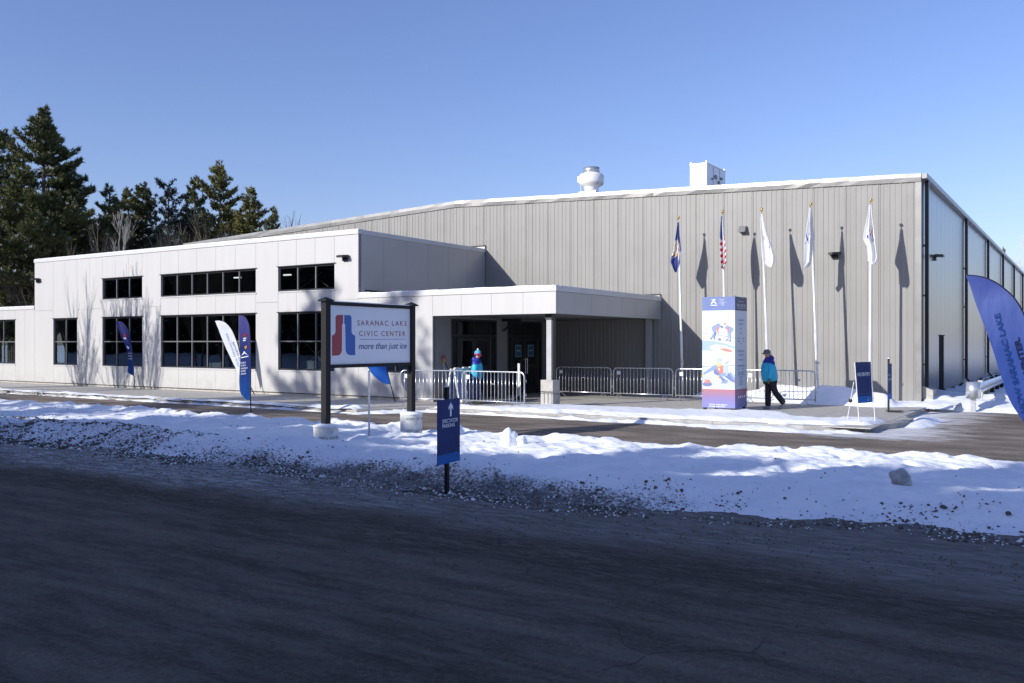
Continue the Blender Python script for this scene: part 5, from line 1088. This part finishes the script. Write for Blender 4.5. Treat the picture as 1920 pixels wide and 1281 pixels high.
def person(label, loc, rz, pose):
    # local frame: person faces -x ; y to the side; z up
    p = pose; H = p['h']; k = H / 1.75
    v = lambda x, y, z: Vector((x * k, y * k, z * k))
    lean = p['lean']; hip = v(0, 0, 0.92); ch = v(-lean * 0.5, 0, 1.28); nk = v(-lean - 0.01, 0, 1.47); hd = v(-lean - 0.045, 0, 1.60); tp_ = v(-lean - 0.05, 0, 1.68)
    V = [hip, v(-lean * 0.3, 0, 1.08), ch, nk, hd, tp_]; E = [(0, 1), (1, 2), (2, 3), (3, 4), (4, 5)]; Rd = [(0.11, 0.09), (0.10, 0.08), (0.11, 0.07), (0.055, 0.055), (0.088, 0.078), (0.07, 0.062)]
    arms = []; legs = []
    for s_, an in ((1, p['armL']), (-1, p['armR'])):
        sh = v(-lean * 0.85, s_ * 0.19, 1.40); el = v(-lean * 0.85 + an[0], s_ * 0.245, 1.12 + abs(an[0]) * 0.1); wr = v(-lean * 0.85 + an[1], s_ * (0.24 + an[3]), an[2]); arms.append((sh, el, wr))
        n = len(V); V += [sh, el, wr]; E += [(2, n), (n, n + 1), (n + 1, n + 2)]; Rd += [0.04, 0.036, 0.028]
    for s_, lg in ((1, p['legL']), (-1, p['legR'])):
        h_ = v(0, s_ * 0.09, 0.88); kn_ = v(lg[0], s_ * 0.10, lg[1]); an_ = v(lg[2], s_ * 0.10, lg[3]); legs.append((h_, kn_, an_, lg[4]))
        n = len(V); V += [h_, kn_, an_]; E += [(0, n), (n, n + 1), (n + 1, n + 2)]; Rd += [0.07, 0.05, 0.038]
    body = skin('person', V, E, Rd, m_skin, None); body.location = loc; body.rotation_euler = (0, 0, rz); tag(body, label, 'person')
    # face: nose, brow, ear, mouth
    MB().prism([hd + v(-0.080, -0.014, -0.014), hd + v(-0.080, 0.014, -0.014), hd + v(-0.080, 0, 0.028)], v(-0.034, 0, -0.01)).build('nose', m_skin, body)
    for s_ in (-1, 1):
        MB().lathe([(0.002, -0.03), (0.016, -0.02), (0.02, 0.01), (0.012, 0.03)], tuple(hd + v(0.005, s_ * 0.082, 0)), 8, sy=0.5).build('ear', m_skin, body)
        MB().lathe([(0.002, -0.006), (0.008, 0), (0.002, 0.006)], tuple(hd + v(-0.082, s_ * 0.028, 0.018)), 8).build('eye', m_black, body)
    MB().box(*(lambda q: (q.x - 0.004, q.x + 0.01, q.y - 0.022, q.y + 0.022, q.z - 0.004, q.z + 0.004))(hd + v(-0.078, 0, -0.042))).build('mouth', m_red2, body)
    # jacket
    fat = p['fat']; JV = [v(0.0, 0, 0.76), v(-0.01, 0, 0.96), v(-lean * 0.5 - 0.03 * fat, 0, 1.18), v(-lean * 0.8, 0, 1.36), v(-lean, 0, 1.46), v(-lean - 0.01, 0, 1.53)]
    JR = [(0.215 * fat, 0.20 * fat), (0.225 * fat, 0.205 * fat), (0.225 * fat, 0.20 * fat), (0.20, 0.17), (0.13, 0.13), (0.09, 0.09)]; JE = [(0, 1), (1, 2), (2, 3), (3, 4), (4, 5)]
    jk = skin('jacket', JV, JE, JR, m_jk, body); parts_ = [jk]
    for (sh, el, wr) in arms:
        i0 = Vector((sh.x, sh.y * 0.55, sh.z - 0.02 * k)); parts_.append(skin('sleeve', [i0, sh + (el - sh) * 0.12, el, wr + (wr - el) * 0.05], [(0, 1), (1, 2), (2, 3)], [0.10, 0.115, 0.095, 0.072], m_jk, body))
    for pj in parts_:
        pj.data.materials.append(m_jk2)
        for pl in pj.data.polygons:
            c = pl.center
            if c.z > (1.30 - 0.25 * min(0.2, max(-0.2, c.x))) * k: pl.material_index = 1
    # hood / collar
    skin('hood', [v(-lean + 0.07, 0, 1.40), v(-lean + 0.075, 0, 1.50), v(-lean + 0.03, 0, 1.56)], [(0, 1), (1, 2)], [(0.13, 0.12), (0.12, 0.10), (0.09, 0.05)], m_jk2, body)
    skin('collar', [v(-lean - 0.02, 0, 1.42), v(-lean - 0.02, 0, 1.56)], [(0, 1)], [(0.10, 0.10), (0.092, 0.088)], p.get('collar', m_redc), body)
    # trousers
    TV = [v(0, 0, 0.90)]; TR = [(0.16, 0.13)]; TE = []
    for (h_, kn_, an_, ft) in legs: n = len(TV); TV += [h_, kn_, an_ + (an_ - kn_) * 0.12]; TE += [(0, n), (n, n + 1), (n + 1, n + 2)]; TR += [0.12, 0.095, 0.092]
    skin('trousers', TV, TE, TR, p['pants'], body)
    for (h_, kn_, an_, ft) in legs:
        q = an_ + v(0.03, 0, -0.045); pt = R(ft); t = an_ + v(-0.17 * math.cos(pt), 0, -0.075 - 0.17 * math.sin(pt)) if ft >= 0 else an_ + v(-0.15, 0, -0.20)
        he = an_ + v(0.055, 0, -0.06) if ft >= 0 else an_ + v(0.055, 0, -0.03)
        skin('shoe', [he, (he + t) / 2 + v(0, 0, 0.012), t], [(0, 1), (1, 2)], [(0.058, 0.06), (0.062, 0.055), (0.052, 0.036)], p['shoe'], body)
    for (sh, el, wr), s_ in zip(arms, (1, -1)): hand(body, wr, (wr - el), p['glove'], s_)
    return body, hd, v, lean
ft = ground(1444, 767, 0.0)
pm, hd, v, ln = person('man in bright blue jacket, black trousers and grey cap walking left', ft, R(8), dict(h=1.74, lean=0.05, fat=1.2, armL=(0.02, -0.02, 0.86, 0.0), armR=(-0.03, -0.09, 0.90, 0.0), legL=(-0.02, 0.50, -0.02, 0.10, 0), legR=(0.10, 0.50, 0.36, 0.19, -40), pants=m_blk, shoe=M('trainer', (0.30, 0.28, 0.27), 0.6, var=0.8, sc=18), glove=m_glove))
m_cap = M('grey_cap', (0.13, 0.14, 0.15), 0.8)
MB().lathe([(0.102, -0.02), (0.104, 0.02), (0.09, 0.07), (0.05, 0.1), (0.01, 0.108)], tuple(hd + v(0.0, 0, 0.03)), 16, sx=1.05, sy=0.9).build('cap', m_cap, pm, True)
MB().prism([hd + v(-0.08, -0.07, 0.025), hd + v(-0.08, 0.07, 0.025), hd + v(-0.16, 0.05, 0.005), hd + v(-0.175, 0, 0.0), hd + v(-0.16, -0.05, 0.005)], (0, 0, 0.01)).build('cap_peak', m_cap, pm)
MB().box(*(lambda q: (q.x - 0.03, q.x + 0.03, q.y - 0.09, q.y + 0.09, q.z - 0.05, q.z + 0.0))(hd + v(0.075, 0, 0))).build('hair', M('grey_hair', (0.3, 0.29, 0.28), 0.8), pm)
fs_ = ground(893, 757, 0.0)
pw_, hd, v, ln = person('person in light blue jacket and knitted hat standing behind a barrier facing right', fs_, R(180 - 12), dict(h=1.66, lean=0.02, fat=0.98, armL=(0.0, -0.06, 0.92, 0.0), armR=(0.03, 0.0, 0.90, 0.0), legL=(-0.02, 0.50, 0.0, 0.10, 0), legR=(-0.05, 0.50, -0.07, 0.10, 0), collar=m_jk2, pants=m_nvp, shoe=M('yellow_boot', (0.5, 0.42, 0.12), 0.6), glove=m_blk))
MB().lathe([(0.098, -0.01), (0.104, 0.03), (0.108, 0.07), (0.08, 0.12), (0.03, 0.145), (0.005, 0.148)], tuple(hd + v(0.01, 0, 0.03)), 16, sx=1.05, sy=0.9).build('knitted_hat', M('striped_wool', (0.08, 0.36, 0.58), 0.9, var=0.7, sc=16), pw_, True)
MB().lathe([(0.105, -0.03), (0.108, 0.0), (0.105, 0.03)], tuple(hd + v(0.008, 0, 0.04)), 16, sx=1.04, sy=0.9).build('hat_band', M('magenta_wool', (0.4, 0.02, 0.13), 0.9), pw_, True)
MB().lathe([(0.005, 0), (0.03, 0.012), (0.035, 0.035), (0.02, 0.06), (0.004, 0.066)], tuple(hd + v(0.01, 0, 0.17)), 10).build('pompom', M('white_wool', (0.75, 0.75, 0.78), 0.95), pw_, True)

# ================================================================== TREES
def leafmat(name, c, hi):
    t = NT(name); oi = t.n('ShaderNodeObjectInfo'); co = t.coord()
    c_ = t.ramp(t.noise(0.55, 3, co), [(0.32, c), (0.68, hi)]); t.set(color=c_, rough=0.75, spec=0.2); return t.m
m_n1 = leafmat('pine_needles', (0.056, 0.074, 0.034), (0.15, 0.155, 0.06)); m_n2 = leafmat('sun_tinted_needles', (0.08, 0.09, 0.032), (0.22, 0.205, 0.07)); m_n3 = leafmat('blue_spruce_needles', (0.035, 0.048, 0.042), (0.07, 0.085, 0.07))  # bright ramp ends yellowed to look sunlit, most in the second
m_bark = M('bark', (0.10, 0.085, 0.075), 0.9, var=0.3, sc=4); m_birch = M('pale_bark', (0.42, 0.40, 0.38), 0.8, var=0.2); m_twig = M('twig_grey', (0.14, 0.125, 0.115), 0.9, var=0.3)
m_tsnow = M('branch_snow', (0.75, 0.78, 0.84), 0.8)
def conifer(H, prof, seed, nbr, needle, cb=0.15, tuft=26, droop=-0.1, snow=0.06, tl=0.30, irregular=0.35):
    """prof: list of (height fraction, radius m). Returns crown mesh, wood mesh"""
    r = np.random.default_rng(seed); hs = np.array([p[0] for p in prof]); rs = np.array([p[1] for p in prof]); C = []; D = []; wood = MB()
    wood.tube([(0, 0, -0.5), (0.02 * H * r.normal(0, .3), 0.01 * H * r.normal(0, .3), H * 0.5), (0, 0, H * 0.99)], [H * 0.014 + 0.04, H * 0.009 + 0.02, 0.02], 7)
    clus = r.uniform(0, 6.28, 7)
    for i in range(nbr):
        f = cb + (1 - cb) * (i + r.random()) / nbr; wh = 0.75 / H; f = min(0.995, (math.floor(f / wh) + 0.5 + r.normal(0, 0.13)) * wh) if f < 0.9 else f; az = r.uniform(0, 6.283); L = np.interp(f, hs, rs) * (1 - irregular + irregular * 1.3 * r.random()) * (0.9 + 0.2 * math.sin(az * 2 + clus[int(f * 6.99)]))
        if L < 0.15: L = 0.15
        z0 = f * H; rise = (droop + 0.55 * f + r.normal(0, 0.10)); P0_ = np.array([0, 0, z0]); dr = np.array([math.cos(az), math.sin(az), rise]); perp = np.array([-math.sin(az), math.cos(az), 0])
        tip = P0_ + dr * L * 0.6 + np.array([math.cos(az), math.sin(az), rise + 0.25]) * L * 0.4
        if L > 0.8: wood.tube([tuple(P0_), tuple(P0_ + dr * L * 0.6), tuple(tip)], [0.012 * L + 0.012, 0.008 * L + 0.008, 0.006], 3, cap=False)
        n = max(6, int(1.5 * tuft * L / 1.5)); s_ = 0.22 + 0.80 * r.random(n) ** 0.75
        pt = P0_ + dr * (np.minimum(s_, 0.6)[:, None] * L) + (np.array([math.cos(az), math.sin(az), rise + 0.25]) * (np.maximum(s_ - 0.6, 0)[:, None] * L))
        lat = r.normal(0, 1, n) * (0.22 * L * (1.15 - s_) + 0.10); pt = pt + perp * lat[:, None] + np.array([0, 0, 1.0]) * (r.normal(0, 0.05 + 0.012 * L, n) + 0.03)[:, None]
        C.append(pt); dd = dr * 0.6 + perp * np.sign(lat)[:, None] * 0.5 + np.array([0, 0, 0.55]); D.append(dd + 0 * pt)
    C = np.concatenate(C); D = np.concatenate(D); n = len(C); k = 11; tl *= 0.78
    d = D[:, None, :] + r.normal(0, 0.55, (n, k, 3)); d /= np.linalg.norm(d, axis=2, keepdims=True); sf = r.random(n) < snow; ln_ = tl * r.uniform(0.6, 1.25, (n, k, 1)) * np.where(sf, 0.42, 1.0)[:, None, None]
    sd_ = np.cross(d, r.normal(0, 1, (n, k, 3))); sd_ /= np.linalg.norm(sd_, axis=2, keepdims=True) + 1e-6; wdt = tl * 0.13
    b0 = C[:, None, :] + r.normal(0, 0.04, (n, k, 3)); V = np.stack([b0 - sd_ * wdt, b0 + sd_ * wdt, b0 + d * ln_], 2).reshape(-1, 3)
    F = np.arange(n * k * 3).reshape(-1, 3); mi = np.repeat(sf.astype(int), k)
    cm = np_mesh('crown', V, F, [needle, m_tsnow], mi); return cm, wood.mesh('trunk', m_bark)
def plant_tree(name, label, cat, meshes, x, y, z, s=1.0, rz=0.0, group=None, parts=('crown', 'trunk'), sz=None):
    t = thing(name, label, cat, (x, y, z), rz, group); t.scale = (s, s, sz or s)
    for nm, me in zip(parts, meshes):
        if me: link(nm, me, t)
    return t
def bare(H, seed, spread=0.5, mat=None, depth=5, stems=1, r0=None, first=0.35, twig=0.010, l2=None):
    r = random.Random(seed); m = MB()
    def grow(p, d, L, rad, dep):
        d = d.normalized(); q = p + d * L * 0.5 + Vector((r.gauss(0, .03), r.gauss(0, .03), 0)) * L; e = q + (d + Vector((r.gauss(0, .1), r.gauss(0, .1), 0.06))).normalized() * L * 0.5
        m.tube([p, q, e], [rad, rad * 0.85, max(twig, rad * 0.68)], 6 if rad > 0.05 else (4 if rad > 0.02 else 3), cap=False)
        if dep == 0: return
        nb = r.choice((2, 3, 3)) if dep > 1 else 3
        for k in range(nb + 1):
            ax = Vector((r.gauss(0, 1), r.gauss(0, 1), r.gauss(0, 0.3))).normalized(); t_ = 1.0 if k == 0 else r.uniform(0.45, 1.0)
            nd = (d + ax * spread * r.uniform(0.5, 1.25) * (0.35 if k == 0 else 1) + Vector((0, 0, 0.22))).normalized(); b_ = p + (e - p) * t_
            grow(b_, nd, (l2 if (l2 and dep == depth) else L) * r.uniform(0.62, 0.86), max(twig, rad * (0.72 if k == 0 else 0.5)), dep - 1)
    r0 = r0 or H * 0.011
    for s_ in range(stems):
        a = 6.28 * s_ / stems + r.random(); d = Vector((math.cos(a) * 0.3, math.sin(a) * 0.3, 1)) if stems > 1 else Vector((0, 0, 1))
        grow(Vector((math.cos(a) * 0.1 * (stems > 1), math.sin(a) * 0.1 * (stems > 1), -0.3)), d, H * first, r0, depth)
    return m.mesh('branches', mat or m_twig)

def px(u, Y): return (u - CX) / FPX * Y
def topz(v, Y): return EYE + (HZ - v) / FPX * Y
# individual pines above the lobby roof
Y = 60; H = topz(205, Y)
big = conifer(H, [(0.0, 3.2), (0.32, 3.8), (0.45, 4.0), (0.6, 3.3), (0.74, 2.3), (0.86, 1.35), (0.94, 0.65), (1, 0.1)], 11, 190, m_n1, 0.30, 32, -0.05, 0.05, 0.34)
plant_tree('pine_tree', 'tallest dark pine with a pointed crown at the left', 'pine tree', big, px(82, Y), Y, 0, rz=0.6)
Y = 63; H = topz(247, Y); t2 = conifer(H, [(0, 2.2), (0.4, 2.4), (0.7, 1.8), (0.88, 1.4), (1, 0.5)], 12, 130, m_n1, 0.3, 30, 0.0, 0.08, 0.33)
plant_tree('pine_tree', 'round topped pine cut by the left edge of the photo', 'pine tree', t2, px(-5, Y), Y, 0)
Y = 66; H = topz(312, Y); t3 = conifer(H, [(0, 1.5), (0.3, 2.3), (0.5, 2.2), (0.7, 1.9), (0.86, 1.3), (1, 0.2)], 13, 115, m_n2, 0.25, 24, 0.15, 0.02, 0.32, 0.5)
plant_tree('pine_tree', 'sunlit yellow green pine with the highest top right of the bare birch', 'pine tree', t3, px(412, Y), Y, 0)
Y = 68; H = topz(338, Y); t4 = conifer(H, [(0, 1.8), (0.4, 2.2), (0.6, 2.0), (0.8, 1.2), (1, 0.2)], 14, 100, m_n1, 0.25, 24, 0.1, 0.04, 0.32, 0.5)
plant_tree('pine_tree', 'darker pine just left of the sunlit yellow green pine', 'pine tree', t4, px(366, Y), Y, 0)
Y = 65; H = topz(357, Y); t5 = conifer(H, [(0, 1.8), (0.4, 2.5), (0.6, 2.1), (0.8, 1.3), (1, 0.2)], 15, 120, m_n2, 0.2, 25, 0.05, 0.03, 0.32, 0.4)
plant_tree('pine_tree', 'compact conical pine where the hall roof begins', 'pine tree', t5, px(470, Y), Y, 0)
plant_tree('pine_tree', 'small pine tip rightmost of the pines, touching the hall roof line', 'pine tree', t4, px(511, 62), 62, 0, s=topz(393, 62) / topz(338, 68) * 1.0, rz=2)
Y = 64; H = topz(348, Y); t6 = conifer(H, [(0, 1.2), (0.35, 2.2), (0.6, 2.1), (0.85, 1.5), (1, 0.5)], 16, 75, m_n3, 0.35, 13, 0.25, 0.03, 0.30, 0.5)
plant_tree('pine_tree', 'thin see-through pine with a forked silhouette mid left', 'pine tree', t6, px(316, Y), Y, 0)
plant_tree('pine_tree', 'bushy pine with a blunt top right of the bare birch', 'pine tree', t2, px(268, 66), 66, 0, s=topz(360, 66) / topz(247, 63) * 1.02, rz=1)
plant_tree('pine_tree', 'pale topped pine directly behind the bare birch', 'pine tree', t5, px(240, 67), 67, 0, s=topz(360, 67) / topz(357, 65), rz=3)
plant_tree('pine_tree', 'snow dusted dark pine between the tallest pine and the birch', 'pine tree', t4, px(205, 62), 62, 0, s=topz(352, 62) / topz(338, 68), rz=4)
plant_tree('pine_tree', 'short olive pine in front of the tallest pine trunk', 'pine tree', t3, px(128, 62), 62, 0, s=topz(345, 62) / topz(312, 66) * 1.0, rz=5)
# wood behind, one mass of alike conifers and scrub
r_ = random.Random(21); var = [t2, t4, t5, t6]
for k in range(64):
    u = r_.uniform(-120, 520) if k < 44 else r_.uniform(-150, 190); Y = r_.uniform(60, 95); vt = r_.uniform(395, 455) - (25 if u < 150 else 0) + max(0, u - 430) * 0.3 + (45 if Y < 66 else 0)
    src = var[k % 4]; hs_ = {0: topz(247, 63), 1: topz(338, 68), 2: topz(357, 65), 3: topz(348, 64)}[k % 4]
    plant_tree('conifer', 'lower conifer in the dense wood behind the lobby roof', 'conifer', src, px(u, Y), Y, 0, s=topz(vt, Y) / hs_, rz=r_.uniform(0, 6), group='wood behind the lobby', sz=topz(vt, Y) / hs_)
m_dtw = M('dark_twig', (0.075, 0.066, 0.06), 0.9, var=0.3); scrub = [bare(9.5, 31, 0.55, m_dtw, 5, 3), bare(10, 32, 0.5, M('warm_twig', (0.13, 0.105, 0.08), 0.9), 5, 2)]
for k in range(15):
    u = r_.uniform(60, 500); Y = r_.uniform(58, 66); plant_tree('bare_tree', 'leafless grey scrub tree at the front edge of the wood', 'bare tree', [scrub[k % 2]], px(u, Y), Y, 0, s=topz(r_.uniform(415, 470), Y) / 10.8, rz=r_.uniform(0, 6), group='scrub before the wood', parts=('branches',))
Y = 52; bir = bare(7.6, 41, 0.42, M('grey_birch', (0.20, 0.19, 0.185), 0.8), 4, 1, r0=0.07, first=1.0, twig=0.005, l2=1.35)
plant_tree('birch_tree', 'pale barked leafless birch standing above the lobby roof', 'birch tree', [bir], px(212, Y), Y, 0, parts=('branches',))
# right hand side
Y = 110; plant_tree('pine_tree', 'tiny distant conifer tip above the long side gutter', 'pine tree', t5, px(1882, Y), Y, 0, s=0.35 * topz(468, Y) / topz(357, 65), sz=topz(468, Y) / topz(357, 65), rz=1)
Y = 100; bt = bare(topz(478, Y), 43, 0.5, M('frosty_twig', (0.45, 0.43, 0.43), 0.9), 5, 2); plant_tree('bare_tree', 'frosty leafless tree at the right edge above the hall', 'bare tree', [bt], px(1915, Y), Y, 0, parts=('branches',))
for k in range(14):
    a = r_.uniform(28, 75); b = r_.uniform(8, 110)
    if (to_w(a, b)[0] / to_w(a, b)[1]) < 0.60: continue
    x, y = to_w(a, b); plant_tree('conifer', 'conifer beyond the right edge of the yard', 'conifer', var[k % 4], x, y, 0, s=0.75, rz=k, group='trees beyond the yard')
# across the street, behind the camera: the wood whose shade lies on the street
roadw = [conifer(10.5, [(0, 2.6), (0.3, 3.0), (0.6, 2.2), (0.85, 1.1), (1, 0.2)], 51, 170, m_n1, 0.06, 30, -0.1, 0.1, 0.5), conifer(9.0, [(0, 2.8), (0.35, 3.0), (0.7, 2.0), (1, 0.3)], 52, 150, m_n3, 0.05, 30, -0.1, 0.1, 0.5)]
for row, (bb, hmul) in enumerate(((-29.5, 0.85), (-33.0, 1.16))):
    a = -22.0
    while a < 20:
        s_ = hmul * r_.uniform(0.88, 1.08) * (1.0 if a > -10 else 0.85)
        x, y = to_w(a, bb + r_.uniform(-0.5, 0.5))
        if y < -0.5 or abs(x / y) > 0.75: plant_tree('conifer', 'roadside conifer across the street from the civic center', 'conifer', roadw[int(r_.random() * 2)], x, y, 0.3, s=s_, rz=r_.uniform(0, 6), group='roadside conifers across the street')
        a += r_.uniform(2.2, 3.6)
for k in range(60):
    a = -26 - k * 1.55; x, y = to_w(a, -33 - r_.uniform(0, 5)); plant_tree('conifer', 'roadside conifer across the street from the civic center', 'conifer', roadw[k % 2], x, y, 0, s=r_.uniform(1.1, 1.5), rz=r_.uniform(0, 6), group='roadside conifers across the street')
# tall pines whose blurred tops fall on the facade
for (af_, zf) in ((-2.1, 3.2), (1.7, 3.3)):
    bb = -29.5; a = af_ - TX * 29.5; Hh = zf + TZ * 29.5; x, y = to_w(a, bb); plant_tree('pine_tree', 'tall roadside pine across the street', 'pine tree', t6, x, y, 0.2, s=Hh / topz(348, 64), rz=2, group='tall pines across the street')
# leafless trees just left of the view, shading the left windows
for (af_, bb, Hh, sd_) in ((-13.9, -8.6, 9.2, 61), (-11.4, -8.4, 9.8, 62), (-16.2, -9.0, 8.4, 63)):
    a = af_ + TX * bb; x, y = to_w(a, bb); plant_tree('bare_tree', 'leafless young tree on the snow bank left of the view', 'bare tree', [bare(Hh, sd_, 0.36, m_twig, 4, 2, r0=0.075, first=0.30, twig=0.010)], x, y, 0, parts=('branches',), group='young trees on the bank')
